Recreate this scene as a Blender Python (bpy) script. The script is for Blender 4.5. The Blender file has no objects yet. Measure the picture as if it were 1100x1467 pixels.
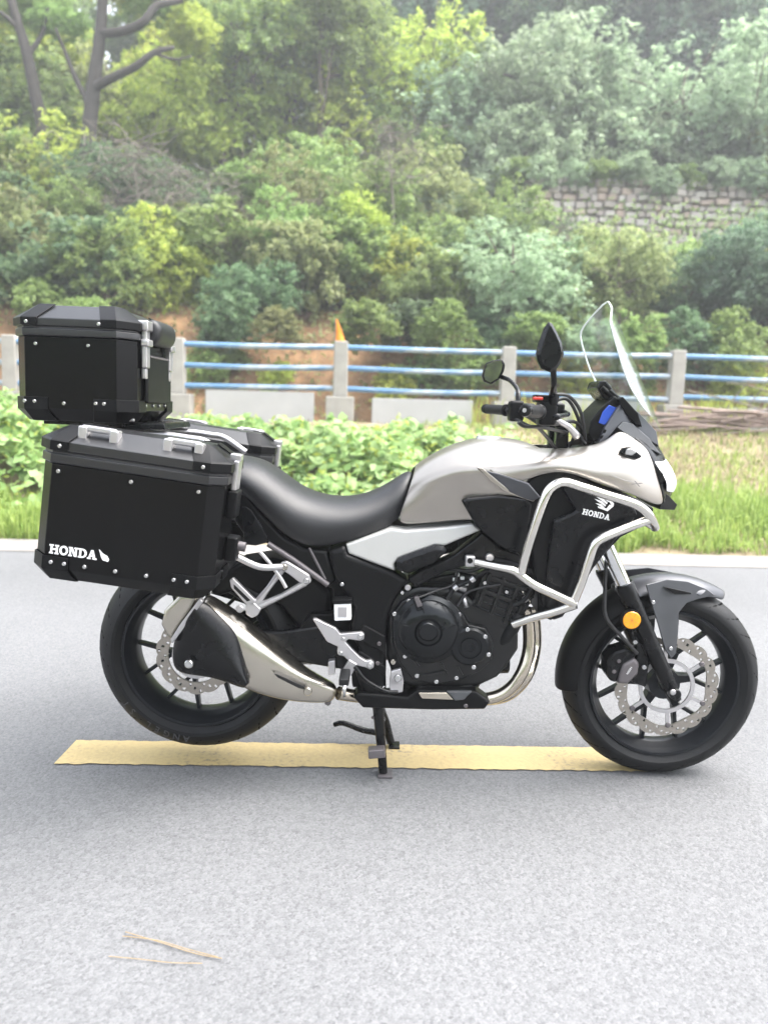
import bpy, bmesh, math, random
import numpy as np
from mathutils import Vector, Matrix

# ------------------------------------------------------------------ camera, world, sun, exposure
F, W0, H0 = 1100.0, 1100.0, 1467.0
PITCH, ROLL, DIST, CAMH = math.radians(7.94), math.radians(1.7), 2.3, 1.119
SUN_EL, SUN_AZ = math.radians(64), math.radians(92)      # azimuth measured from +Y (away from camera) towards +X
SUN_STRENGTH, SUN_ANGLE, SKY_STRENGTH, EXPOSURE = 1.5, math.radians(65), 0.15, 2.48
FSTOP, FOCUS = 2.6, 2.08
HAZE = 0.0035

scene = bpy.context.scene
COL = scene.collection
_fw = Vector((0, math.cos(PITCH), -math.sin(PITCH)))
_u0 = Vector((0, math.sin(PITCH), math.cos(PITCH)))
_r0 = Vector((1, 0, 0))
RIGHT = math.cos(ROLL) * _r0 + math.sin(ROLL) * _u0
UP = -math.sin(ROLL) * _r0 + math.cos(ROLL) * _u0
EYE = Vector((0, -DIST, CAMH))
cam_d = bpy.data.cameras.new('camera')
cam = bpy.data.objects.new('camera', cam_d); COL.objects.link(cam)
cam.matrix_world = Matrix((
    (RIGHT.x, UP.x, -_fw.x, EYE.x), (RIGHT.y, UP.y, -_fw.y, EYE.y), (RIGHT.z, UP.z, -_fw.z, EYE.z), (0, 0, 0, 1)))
cam_d.sensor_fit = 'VERTICAL'; cam_d.sensor_height = 36.0; cam_d.lens = F / H0 * 36.0
cam_d.clip_start = 0.05; cam_d.clip_end = 2000
cam_d.dof.use_dof = True; cam_d.dof.focus_distance = FOCUS; cam_d.dof.aperture_fstop = FSTOP
scene.camera = cam

world = bpy.data.worlds.new('World'); scene.world = world; world.use_nodes = True
nt = world.node_tree; nt.nodes.clear()
sky = nt.nodes.new('ShaderNodeTexSky'); sky.sky_type = 'NISHITA'; sky.sun_disc = False
sky.sun_elevation = SUN_EL; sky.sun_rotation = SUN_AZ; sky.dust_density = 4.0; sky.air_density = 1.0; sky.ozone_density = 1.0
hsv = nt.nodes.new('ShaderNodeHueSaturation'); hsv.inputs['Saturation'].default_value = 0.38
bg = nt.nodes.new('ShaderNodeBackground'); bg.inputs['Strength'].default_value = SKY_STRENGTH
wo = nt.nodes.new('ShaderNodeOutputWorld')
nt.links.new(sky.outputs[0], hsv.inputs['Color']); nt.links.new(hsv.outputs[0], bg.inputs['Color']); nt.links.new(bg.outputs[0], wo.inputs[0])

sun_d = bpy.data.lights.new('sun', 'SUN'); sun_d.energy = SUN_STRENGTH; sun_d.angle = SUN_ANGLE; sun_d.color = (1.0, 0.965, 0.91)
sun = bpy.data.objects.new('sun', sun_d); COL.objects.link(sun)
sdir = Vector((math.sin(SUN_AZ) * math.cos(SUN_EL), math.cos(SUN_AZ) * math.cos(SUN_EL), math.sin(SUN_EL)))
sun.rotation_euler = sdir.to_track_quat('Z', 'Y').to_euler(); sun.location = sdir * 30
vs = scene.view_settings
scene.display_settings.display_device = 'sRGB'
vs.view_transform = 'Standard'; vs.look = 'None'; vs.gamma = 1.0; vs.exposure = EXPOSURE; vs.use_curve_mapping = False
scene.cycles.max_bounces = 7; scene.cycles.transparent_max_bounces = 24

# ------------------------------------------------------------------ pixel -> place
def ray(px, py):
    return (px - W0 / 2) / F * RIGHT + (H0 / 2 - py) / F * UP + _fw
def P(px, py, lat=0.0):                      # point seen at a pixel on the plane `lat` metres to the near side of the bike's middle
    d = ray(px, py); return EYE + d * ((-lat - EYE.y) / d.y)
def G(px, py, z=0.0):                        # point seen at a pixel on level ground
    d = ray(px, py); return EYE + d * ((z - EYE.z) / d.z)
YAW = math.radians(2.0)                      # the road runs two degrees off the bike's line
RU, RV = Vector((math.cos(YAW), math.sin(YAW), 0)), Vector((-math.sin(YAW), math.cos(YAW), 0))
def R(u, v, z=0.0): return RU * u + RV * v + Vector((0, 0, z))
def PV(px, py, v):                           # point seen at a pixel on the upright plane v metres across the road
    d = ray(px, py); return EYE + d * ((v - EYE.dot(RV)) / d.dot(RV))

rnd = random.Random(7)
# ------------------------------------------------------------------ materials
MATS = {}
def mat(name, col, rough=0.5, metal=0.0, var=0.12, vscale=40.0, bump=0.0, bscale=200.0, rvar=0.015, coat=0.0, spec=0.5, alpha=None):
    if name in MATS: return MATS[name]
    m = bpy.data.materials.new(name); m.use_nodes = True; n = m.node_tree; b = n.nodes['Principled BSDF']
    tc = n.nodes.new('ShaderNodeTexCoord')
    nz = n.nodes.new('ShaderNodeTexNoise'); nz.inputs['Scale'].default_value = vscale; nz.inputs['Detail'].default_value = 4
    n.links.new(tc.outputs['Object'], nz.inputs['Vector'])
    mx = n.nodes.new('ShaderNodeMix'); mx.data_type = 'RGBA'
    mx.inputs['A'].default_value = (*[c * (1 - var) for c in col], 1); mx.inputs['B'].default_value = (*[min(1, c * (1 + var)) for c in col], 1)
    n.links.new(nz.outputs['Fac'], mx.inputs['Factor']); n.links.new(mx.outputs['Result'], b.inputs['Base Color'])
    mr = n.nodes.new('ShaderNodeMapRange'); mr.inputs['From Min'].default_value = .3; mr.inputs['From Max'].default_value = .7
    mr.inputs['To Min'].default_value = max(.02, rough - rvar); mr.inputs['To Max'].default_value = min(1, rough + rvar)
    n.links.new(nz.outputs['Fac'], mr.inputs['Value']); n.links.new(mr.outputs['Result'], b.inputs['Roughness'])
    b.inputs['Metallic'].default_value = metal; b.inputs['Coat Weight'].default_value = coat; b.inputs['Specular IOR Level'].default_value = spec
    if bump:
        n2 = n.nodes.new('ShaderNodeTexNoise'); n2.inputs['Scale'].default_value = bscale; n2.inputs['Detail'].default_value = 3
        n.links.new(tc.outputs['Object'], n2.inputs['Vector'])
        bp = n.nodes.new('ShaderNodeBump'); bp.inputs['Strength'].default_value = bump; bp.inputs['Distance'].default_value = .002
        n.links.new(n2.outputs['Fac'], bp.inputs['Height']); n.links.new(bp.outputs[0], b.inputs['Normal'])
    MATS[name] = m; return m

mat('black_plastic', (.0032, .0034, .0038), .40, bump=.15, bscale=900, spec=.16)
mat('black_case', (.0015, .0016, .0018), .27, vscale=15, bump=.02, bscale=700, spec=.20, rvar=.0)
mat('black_lid', (.005, .0053, .0064), .33, vscale=15, bump=.05, bscale=900, spec=.7, rvar=.01)  # the case black, lifted and blued to paint sky sheen onto the lids
mat('black_satin', (.0030, .0033, .0040), .27, vscale=20, spec=.25)
mat('grey_plastic', (.050, .053, .058), .45, bump=.2, bscale=900)
mat('fender_grey', (.062, .064, .071), .34, .45, vscale=25)
mat('rubber', (.0060, .0065, .0072), .50, bump=.3, bscale=400, vscale=12, var=.25, spec=.25)
mat('rim_black', (.010, .0115, .014), .34, .3, spec=.3)
mat('seat_vinyl', (.006, .0065, .008), .38, bump=.35, bscale=1100, spec=.5)
mat('silver_paint', (.36, .335, .305), .30, .85, var=.05, vscale=12, coat=.15)
mat('pale_silver', (.40, .40, .39), .38, .35, var=.05, vscale=12)
mat('stainless', (.66, .645, .61), .17, 1.0, var=.06, vscale=60)
mat('chrome', (.70, .71, .73), .08, 1.0, var=.03)
mat('aluminium', (.50, .49, .50), .30, .8, var=.06, vscale=60)
mat('titanium', (.44, .415, .365), .24, 1.0, var=.07, vscale=6)
mat('hot_steel', (.50, .455, .385), .22, 1.0, var=.22, vscale=9)
mat('disc_steel', (.34, .315, .285), .36, .9, var=.1, vscale=80)
mat('bolt_steel', (.50, .505, .51), .25, .9)
mat('engine_black', (.0035, .0038, .0042), .30, 0, bump=.2, bscale=500, spec=.40)
mat('engine_cover', (.015, .0165, .018), .20, .6, vscale=18, spec=.3)
mat('caliper_grey', (.11, .10, .105), .45, .4)
mat('decal_white', (.72, .72, .72), .5, 0, var=.04)
mat('decal_grey', (.27, .26, .26), .5, .3)
mat('tyre_text', (.05, .05, .055), .6)
mat('groove_shade', (.0012, .0012, .0013), .9, spec=.05)
mat('label_white', (.75, .76, .76), .45)
mat('indicator_clear', (.30, .30, .30), .12, .2)
mat('lens_white', (.80, .81, .82), .14, 0)
mat('lcd_blue', (.03, .08, .42), .15)
mat('mirror_glass', (.86, .88, .86), .03, 1.0, var=.02)
mat('red_switch', (.55, .03, .02), .4)
mat('cable', (.010, .010, .011), .5)
mat('concrete', (.29, .277, .25), .85, 0, var=.28, vscale=7, bump=.7, bscale=60)
mat('pale_concrete', (.36, .358, .35), .85, 0, var=.14, vscale=4, bump=.4, bscale=50)
mat('bark', (.10, .080, .060), .9, 0, var=.5, vscale=6, bump=1.0, bscale=30)
mat('dark_bark', (.036, .032, .027), .9, 0, var=.5, vscale=6, bump=1.0, bscale=30)
mat('dead_twig', (.15, .132, .108), .9, 0, var=.3, vscale=8)
mat('stick', (.20, .150, .125), .9, 0, var=.45, vscale=5, bump=.8, bscale=50)
mat('flag_orange', (.85, .26, .015), .7, var=.15)
mat('needle', (.26, .19, .10), .7, var=.3)

def amber():
    m = mat('amber', (.85, .33, .01), .18, var=.05); b = m.node_tree.nodes['Principled BSDF']
    b.inputs['Coat Weight'].default_value = .6; return m
amber(); mat('amber_line', (.55, .17, .005), .3)
def screen_mat():
    m = bpy.data.materials.new('clear_screen'); m.use_nodes = True; n = m.node_tree; n.nodes.clear()
    o = n.nodes.new('ShaderNodeOutputMaterial'); t = n.nodes.new('ShaderNodeBsdfTransparent'); t.inputs[0].default_value = (.80, .86, .84, 1)
    g = n.nodes.new('ShaderNodeBsdfGlossy'); g.inputs['Roughness'].default_value = .14; g.inputs[0].default_value = (1, 1, 1, 1)
    lw = n.nodes.new('ShaderNodeLayerWeight'); lw.inputs['Blend'].default_value = .5
    pw = n.nodes.new('ShaderNodeMath'); pw.operation = 'POWER'; pw.inputs[1].default_value = 4.5; n.links.new(lw.outputs['Facing'], pw.inputs[0])
    fr = n.nodes.new('ShaderNodeMapRange'); fr.inputs['To Min'].default_value = .20; fr.inputs['To Max'].default_value = .6; n.links.new(pw.outputs[0], fr.inputs['Value'])
    mx = n.nodes.new('ShaderNodeMixShader'); n.links.new(fr.outputs[0], mx.inputs[0]); n.links.new(t.outputs[0], mx.inputs[1]); n.links.new(g.outputs[0], mx.inputs[2])
    n.links.new(mx.outputs[0], o.inputs[0]); MATS['clear_screen'] = m
    m2 = mat('screen_edge', (.72, .78, .75), .15, 0, var=.02)
screen_mat()

def rail_mat():
    m = bpy.data.materials.new('rail_blue_white'); m.use_nodes = True; n = m.node_tree; b = n.nodes['Principled BSDF']
    tc = n.nodes.new('ShaderNodeTexCoord'); mp = n.nodes.new('ShaderNodeMapping'); mp.inputs['Scale'].default_value = (1.3, 6, 6)
    nz = n.nodes.new('ShaderNodeTexNoise'); nz.inputs['Scale'].default_value = 1.0; nz.inputs['Detail'].default_value = 7; nz.inputs['Roughness'].default_value = .7
    cr = n.nodes.new('ShaderNodeValToRGB'); e = cr.color_ramp.elements
    e[0].position = .47; e[0].color = (.085, .19, .33, 1); e[1].position = .60; e[1].color = (.34, .375, .40, 1)
    n.links.new(tc.outputs['Object'], mp.inputs[0]); n.links.new(mp.outputs[0], nz.inputs['Vector']); n.links.new(nz.outputs['Fac'], cr.inputs[0])
    n.links.new(cr.outputs[0], b.inputs['Base Color']); b.inputs['Roughness'].default_value = .6
    MATS['rail'] = m
rail_mat()

def ramp_mat(name, stops, scale, rough=.9, bump=.6, bscale=20, detail=8, voro=None):
    m = bpy.data.materials.new(name); m.use_nodes = True; n = m.node_tree; b = n.nodes['Principled BSDF']
    tc = n.nodes.new('ShaderNodeTexCoord'); nz = n.nodes.new('ShaderNodeTexNoise'); nz.inputs['Scale'].default_value = scale; nz.inputs['Detail'].default_value = detail
    nz.inputs['Roughness'].default_value = .65
    cr = n.nodes.new('ShaderNodeValToRGB'); el = cr.color_ramp.elements
    while len(el) < len(stops): el.new(.5)
    for e, (p, c) in zip(el, stops): e.position = p; e.color = (*c, 1)
    n.links.new(tc.outputs['Object'], nz.inputs['Vector']); n.links.new(nz.outputs['Fac'], cr.inputs[0]); n.links.new(cr.outputs[0], b.inputs['Base Color'])
    n2 = n.nodes.new('ShaderNodeTexNoise'); n2.inputs['Scale'].default_value = bscale; n2.inputs['Detail'].default_value = 6
    n.links.new(tc.outputs['Object'], n2.inputs['Vector'])
    bp = n.nodes.new('ShaderNodeBump'); bp.inputs['Strength'].default_value = bump; bp.inputs['Distance'].default_value = .03
    n.links.new(n2.outputs['Fac'], bp.inputs['Height']); n.links.new(bp.outputs[0], b.inputs['Normal'])
    b.inputs['Roughness'].default_value = rough; b.inputs['Specular IOR Level'].default_value = .2
    MATS[name] = m; return m
ramp_mat('verge_soil', [(.3, (.10, .08, .048)), (.5, (.19, .155, .095)), (.7, (.27, .235, .155))], 2.2)
ramp_mat('bank_soil', [(.32, (.055, .040, .022)), (.48, (.16, .095, .048)), (.62, (.31, .185, .095)), (.75, (.12, .085, .045))], .8)
ramp_mat('litter', [(.3, (.035, .04, .018)), (.6, (.085, .085, .035)), (.8, (.15, .11, .06))], 1.5)
ramp_mat('shoulder_concrete', [(.3, (.17, .160, .150)), (.7, (.23, .215, .20))], 3.0, bump=.25, bscale=90)
ramp_mat('wall_mortar', [(.3, (.20, .175, .15)), (.7, (.30, .265, .23))], 3.0)

def asphalt():
    m = bpy.data.materials.new('asphalt'); m.use_nodes = True; n = m.node_tree; b = n.nodes['Principled BSDF']
    tc = n.nodes.new('ShaderNodeTexCoord')
    def vor(scale, feat='F1'):
        v = n.nodes.new('ShaderNodeTexVoronoi'); v.inputs['Scale'].default_value = scale; v.feature = feat; n.links.new(tc.outputs['Object'], v.inputs['Vector']); return v
    def noise(scale, det=4):
        v = n.nodes.new('ShaderNodeTexNoise'); v.inputs['Scale'].default_value = scale; v.inputs['Detail'].default_value = det; n.links.new(tc.outputs['Object'], v.inputs['Vector']); return v
    v1, v2, big, fine = vor(140), vor(300), noise(.55, 5), noise(420, 3)
    bw = n.nodes.new('ShaderNodeRGBToBW'); n.links.new(v1.outputs['Color'], bw.inputs[0])
    bw2 = n.nodes.new('ShaderNodeRGBToBW'); n.links.new(v2.outputs['Color'], bw2.inputs[0])
    def math_(op, a, c):
        x = n.nodes.new('ShaderNodeMath'); x.operation = op
        for i, s in enumerate((a, c)):
            if hasattr(s, 'is_linked'): n.links.new(s, x.inputs[i])
            else: x.inputs[i].default_value = s
        return x.outputs[0]
    s = math_('ADD', math_('MULTIPLY', bw.outputs[0], .50), math_('MULTIPLY', bw2.outputs[0], .35))
    s = math_('ADD', s, math_('MULTIPLY', fine.outputs['Fac'], .25))
    cr = n.nodes.new('ShaderNodeValToRGB'); e = cr.color_ramp.elements
    e[0].position = .22; e[0].color = (.073, .0745, .0775, 1); e[1].position = .82; e[1].color = (.147, .149, .153, 1)
    k = e.new(.45); k.color = (.105, .107, .111, 1)
    n.links.new(s, cr.inputs[0])
    mr = n.nodes.new('ShaderNodeMapRange'); mr.inputs['From Min'].default_value = .3; mr.inputs['From Max'].default_value = .7; mr.inputs['To Min'].default_value = .86; mr.inputs['To Max'].default_value = 1.12
    n.links.new(big.outputs['Fac'], mr.inputs['Value'])
    mx = n.nodes.new('ShaderNodeMix'); mx.data_type = 'RGBA'; mx.blend_type = 'MULTIPLY'; mx.inputs['Factor'].default_value = 1
    n.links.new(cr.outputs[0], mx.inputs['A']); n.links.new(mr.outputs[0], mx.inputs['B']); n.links.new(mx.outputs['Result'], b.inputs['Base Color'])
    h = math_('ADD', math_('MULTIPLY', v1.outputs['Distance'], -1.0), math_('MULTIPLY', v2.outputs['Distance'], -.5))
    bp = n.nodes.new('ShaderNodeBump'); bp.inputs['Strength'].default_value = .4; bp.inputs['Distance'].default_value = .003
    n.links.new(h, bp.inputs['Height']); n.links.new(bp.outputs[0], b.inputs['Normal'])
    b.inputs['Roughness'].default_value = .72; b.inputs['Specular IOR Level'].default_value = .35
    MATS['asphalt'] = m
    # worn yellow paint with the stones showing through
    m = bpy.data.materials.new('yellow_paint'); m.use_nodes = True; n = m.node_tree; b = n.nodes['Principled BSDF']
    tc = n.nodes.new('ShaderNodeTexCoord'); n1 = noise(70, 6); n2 = noise(3.5, 5)
    a = math_('ADD', math_('MULTIPLY', n1.outputs['Fac'], .6), math_('MULTIPLY', n2.outputs['Fac'], .6))
    cr = n.nodes.new('ShaderNodeValToRGB'); e = cr.color_ramp.elements
    e[0].position = .40; e[0].color = (.17, .15, .11, 1); e[1].position = .70; e[1].color = (.46, .355, .165, 1); k = e.new(.52); k.color = (.40, .31, .15, 1)
    n.links.new(a, cr.inputs[0]); n.links.new(cr.outputs[0], b.inputs['Base Color'])
    v1 = vor(125); bp = n.nodes.new('ShaderNodeBump'); bp.inputs['Strength'].default_value = .25; bp.inputs['Distance'].default_value = .003
    n.links.new(v1.outputs['Distance'], bp.inputs['Height']); n.links.new(bp.outputs[0], b.inputs['Normal']); b.inputs['Roughness'].default_value = .7
    MATS['yellow_paint'] = m
asphalt()

def leaf_mat(name, dark, light, trans=.42, spec=.25):
    m = bpy.data.materials.new(name); m.use_nodes = True; n = m.node_tree; b = n.nodes['Principled BSDF']; out = n.nodes['Material Output']
    ge = n.nodes.new('ShaderNodeNewGeometry'); oi = n.nodes.new('ShaderNodeObjectInfo')
    mx = n.nodes.new('ShaderNodeMix'); mx.data_type = 'RGBA'; mx.inputs['A'].default_value = (*dark, 1); mx.inputs['B'].default_value = (*light, 1)
    n.links.new(ge.outputs['Random Per Island'], mx.inputs['Factor'])
    hs = n.nodes.new('ShaderNodeHueSaturation')
    mr = n.nodes.new('ShaderNodeMapRange'); mr.inputs['To Min'].default_value = .485; mr.inputs['To Max'].default_value = .515
    mv = n.nodes.new('ShaderNodeMapRange'); mv.inputs['To Min'].default_value = .78; mv.inputs['To Max'].default_value = 1.2
    n.links.new(oi.outputs['Random'], mr.inputs['Value']); n.links.new(oi.outputs['Random'], mv.inputs['Value'])
    n.links.new(mr.outputs[0], hs.inputs['Hue']); n.links.new(mv.outputs[0], hs.inputs['Value']); n.links.new(mx.outputs['Result'], hs.inputs['Color'])
    n.links.new(hs.outputs[0], b.inputs['Base Color']); b.inputs['Roughness'].default_value = .55; b.inputs['Specular IOR Level'].default_value = spec
    tr = n.nodes.new('ShaderNodeBsdfTranslucent'); hs2 = n.nodes.new('ShaderNodeHueSaturation'); hs2.inputs['Hue'].default_value = .495; hs2.inputs['Saturation'].default_value = 1.0; hs2.inputs['Value'].default_value = 1.7
    n.links.new(hs.outputs[0], hs2.inputs['Color']); n.links.new(hs2.outputs[0], tr.inputs[0])
    ms = n.nodes.new('ShaderNodeMixShader'); ms.inputs[0].default_value = trans
    n.links.new(b.outputs[0], ms.inputs[1]); n.links.new(tr.outputs[0], ms.inputs[2]); n.links.new(ms.outputs[0], out.inputs[0])
    MATS[name] = m
leaf_mat('leaf_mid', (0.106, 0.171, 0.046), (0.248, 0.341, 0.118))
leaf_mat('leaf_dark', (0.052, 0.1, 0.046), (0.138, 0.206, 0.1))
leaf_mat('leaf_bright', (0.2, 0.272, 0.045), (0.4, 0.459, 0.104))
leaf_mat('leaf_greygreen', (0.148, 0.209, 0.122), (0.302, 0.389, 0.244))  # grey green leaf, lightened so that extra haze sits in the colour
leaf_mat('leaf_olive', (0.129, 0.159, 0.058), (0.265, 0.292, 0.131))
leaf_mat('leaf_bluegreen', (0.07, 0.129, 0.077), (0.168, 0.252, 0.161))
leaf_mat('leaf_vine', (0.123, 0.22, 0.054), (0.294, 0.41, 0.156), .3, .55)
leaf_mat('grass_green', (0.13, 0.2, 0.04), (0.29, 0.36, 0.1), .3)
leaf_mat('grass_dry', (0.17, 0.14, 0.07), (0.33, 0.285, 0.16), .2)
leaf_mat('leaf_brown', (0.11, 0.08, 0.045), (0.22, 0.165, 0.1), .2)

# ------------------------------------------------------------------ object helpers
WORLDPOS = {}
def prop(o, label=None, cat=None, group=None, kind=None):
    for k, v in (('label', label), ('category', cat), ('group', group), ('kind', kind)):
        if v: o[k] = v
    return o
def link(o, parent, origin):
    COL.objects.link(o)
    if parent is not None: o.parent = parent; o.location = origin - WORLDPOS[parent.name]
    else: o.location = origin
    WORLDPOS[o.name] = Vector(origin); return o
def empty(name, loc, label=None, cat=None, group=None, parent=None):
    o = bpy.data.objects.new(name, None); o.empty_display_size = .1
    link(o, parent, Vector(loc)); return prop(o, label, cat, group)
def obj(name, verts, faces, m, parent=None, smooth=False, bevel=0, seg=2, sub=0, solid=0, sharp=None, wn=True, recalc=True, origin=None):
    vs_ = [Vector(v) for v in verts]
    if origin is None:
        lo = Vector([min(v[i] for v in vs_) for i in range(3)]); hi = Vector([max(v[i] for v in vs_) for i in range(3)]); origin = (lo + hi) / 2
    me = bpy.data.meshes.new(name); me.from_pydata([tuple(v - origin) for v in vs_], [], faces)
    if recalc:
        bm = bmesh.new(); bm.from_mesh(me); bmesh.ops.recalc_face_normals(bm, faces=bm.faces); bm.to_mesh(me); bm.free()
    me.materials.append(MATS[m]); o = bpy.data.objects.new(name, me); link(o, parent, origin)
    if solid:
        s = o.modifiers.new('solid', 'SOLIDIFY'); s.thickness = solid; s.offset = 0
    if sub:
        s = o.modifiers.new('sub', 'SUBSURF'); s.levels = sub; s.render_levels = sub
    if bevel:
        s = o.modifiers.new('bevel', 'BEVEL'); s.width = bevel; s.segments = seg; s.limit_method = 'ANGLE'; s.angle_limit = math.radians(28)
    if smooth or bevel or sub:
        me.polygons.foreach_set('use_smooth', [True] * len(me.polygons))
        if bevel and wn:
            s = o.modifiers.new('wn', 'WEIGHTED_NORMAL'); s.keep_sharp = True
        elif smooth and sharp: me.set_sharp_from_angle(angle=math.radians(sharp))
    return o
def flipy(verts): return [Vector((v[0], -v[1], v[2])) for v in verts]

class MB:                                    # gathers several shapes into one mesh
    def __init__(s): s.v, s.f = [], []
    def add(s, v, f):
        o = len(s.v); s.v += [Vector(x) for x in v]; s.f += [tuple(i + o for i in q) for q in f]; return s
    def build(s, name, m, parent=None, **k): return obj(name, s.v, s.f, m, parent, **k)

def spline(pts, n=6):
    pts = [Vector(p) for p in pts]
    if len(pts) < 3 or n < 2: return pts
    e = [pts[0] * 2 - pts[1]] + pts + [pts[-1] * 2 - pts[-2]]; out = []
    for i in range(1, len(e) - 2):
        p0, p1, p2, p3 = e[i - 1:i + 3]
        for k in range(n):
            t = k / n
            out.append(.5 * ((2 * p1) + (p2 - p0) * t + (2 * p0 - 5 * p1 + 4 * p2 - p3) * t * t + (3 * p1 - p0 - 3 * p2 + p3) * t ** 3))
    return out + [pts[-1]]
def tube(pts, rad, n=10, cap=True):
    pts = [Vector(p) for p in pts]; m = len(pts)
    rr = rad if isinstance(rad, (list, tuple)) else [rad] * m
    if len(rr) != m: rr = [np.interp(i / (m - 1), np.linspace(0, 1, len(rr)), rr) for i in range(m)]
    v, f = [], []; prev = None
    for i, p in enumerate(pts):
        t = (pts[min(i + 1, m - 1)] - pts[max(i - 1, 0)]).normalized()
        if prev is None: a = t.orthogonal().normalized()
        else: a = (prev - t * prev.dot(t)); a = a.normalized() if a.length > 1e-6 else t.orthogonal().normalized()
        prev = a; b = t.cross(a)
        for k in range(n):
            w = 2 * math.pi * k / n; v.append(p + (a * math.cos(w) + b * math.sin(w)) * rr[i])
    for i in range(m - 1):
        for k in range(n):
            f.append((i * n + k, i * n + (k + 1) % n, (i + 1) * n + (k + 1) % n, (i + 1) * n + k))
    if cap: f.append(tuple(range(n))[::-1]); f.append(tuple((m - 1) * n + k for k in range(n)))
    return v, f
def pipe(name, pts, rad, m, parent, n=12, sm=6, mirror=False):
    v, f = tube(spline(pts, sm), rad, n); o = obj(name, v, f, m, parent, smooth=True, sharp=50)
    if mirror: obj(name, flipy(v), f, m, parent, smooth=True, sharp=50)
    return o
def lathe(prof, c, n=48, closed=True, axis='y'):   # prof: (radius, offset towards the camera) pairs, turned round the lateral axis
    v, f = [], []; k = len(prof)
    for i in range(n):
        a = 2 * math.pi * i / n
        for r, l in prof: v.append(Vector((c[0] + r * math.cos(a), c[1] - l, c[2] + r * math.sin(a))))
    for i in range(n):
        j = (i + 1) % n
        for q in range(k if closed else k - 1):
            w = (q + 1) % k; f.append((i * k + q, j * k + q, j * k + w, i * k + w))
    return v, f
def disc(c, r, l0, l1, n=24, chamfer=.15):          # short capped cylinder lying along the lateral axis
    ch = min((l1 - l0), r) * chamfer; v, f = lathe([(r, l0), (r, l1 - ch), (r - ch, l1)], (c[0], 0, c[2]), n, closed=False)
    f.append(tuple(i * 3 + 2 for i in range(n))); f.append(tuple(i * 3 for i in range(n))); return v, f
def offset2(pts, t):
    n = len(pts); area = sum(pts[i][0] * pts[(i + 1) % n][1] - pts[(i + 1) % n][0] * pts[i][1] for i in range(n)); s = 1 if area > 0 else -1; out = []
    for i in range(n):
        a, b, c = Vector(pts[i - 1]), Vector(pts[i]), Vector(pts[(i + 1) % n])
        d1, d2 = (b - a).normalized(), (c - b).normalized()
        n1, n2 = Vector((-d1.y, d1.x)) * s, Vector((-d2.y, d2.x)) * s; m = n1 + n2
        if m.length < 1e-4: m = n1
        m.normalize(); out.append(b + m * t / max(.45, m.dot(n1)))
    return out
def slab_geo(px, lat1, lat0, inset=0, raise_=0, lats=None):
    w = [P(x, y, (lats[i] if lats else lat1)) for i, (x, y) in enumerate(px)]; n = len(w)
    v = [Vector((p.x, -lat0, p.z)) for p in w] + w; f = [tuple(range(n))]
    for i in range(n): f.append((i, (i + 1) % n, n + (i + 1) % n, n + i))
    top = list(range(n, 2 * n))
    if inset:
        q = offset2([(p.x, p.z) for p in w], inset)
        v += [Vector((a.x, w[i].y - raise_, a.y)) for i, a in enumerate(q)]
        for i in range(n): f.append((n + i, n + (i + 1) % n, 2 * n + (i + 1) % n, 2 * n + i))
        top = list(range(2 * n, 3 * n))
    f.append(tuple(top)); return v, f
def slab(name, px, lat1, lat0, m, parent, bevel=.005, seg=2, inset=0, raise_=0, mirror=False, lats=None, sub=0, label=None):
    v, f = slab_geo(px, lat1, lat0, inset, raise_, lats); o = obj(name, v, f, m, parent, bevel=bevel, seg=seg, sub=sub)
    if label: o['label'] = label
    if mirror: obj(name, flipy(v), f, m, parent, bevel=bevel, seg=seg, sub=sub)
    return o
def grid_faces(nc, nr): return [(c * nr + r, (c + 1) * nr + r, (c + 1) * nr + r + 1, c * nr + r + 1) for c in range(nc - 1) for r in range(nr - 1)]
def sympatch(name, cols, m, parent, sub=2, solid=.006, crease=None):   # columns run from the middle line out to the near side; the far half is their mirror
    v = []; nr = len(cols[0]) * 2 - 1
    for c in cols:
        w = [P(*q) for q in c]; w[0].y = 0
        v += flipy(w[:0:-1]) + w
    o = obj(name, v, grid_faces(len(cols), nr), m, parent, sub=sub, solid=solid)
    if crease:                                # keep one row as a pressed edge
        at = o.data.attributes.new('crease_edge', 'FLOAT', 'EDGE'); h = len(cols[0]) - 1; rr = (h - crease, h + crease)
        for e in o.data.edges:
            a, b = e.vertices
            if a % nr == b % nr and a % nr in rr and min(a, b) // nr < len(cols) - 3: at.data[e.index].value = .75
    return o
def patch(name, cols, m, parent, sub=2, solid=.006, mirror=True):
    v = [P(*q) for c in cols for q in c]; f = grid_faces(len(cols), len(cols[0]))
    o = obj(name, v, f, m, parent, sub=sub, solid=solid)
    if mirror: obj(name, flipy(v), f, m, parent, sub=sub, solid=solid)
    return o
def box_geo(c, ax, ay, az):                               # centre and three half-axis vectors
    c = Vector(c); v = [c + ax * i + ay * j + az * k for i in (-1, 1) for j in (-1, 1) for k in (-1, 1)]
    return v, [(0, 1, 3, 2), (4, 6, 7, 5), (0, 4, 5, 1), (2, 3, 7, 6), (0, 2, 6, 4), (1, 5, 7, 3)]
X, Y, Z = Vector((1, 0, 0)), Vector((0, 1, 0)), Vector((0, 0, 1))
_shared = {}
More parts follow.
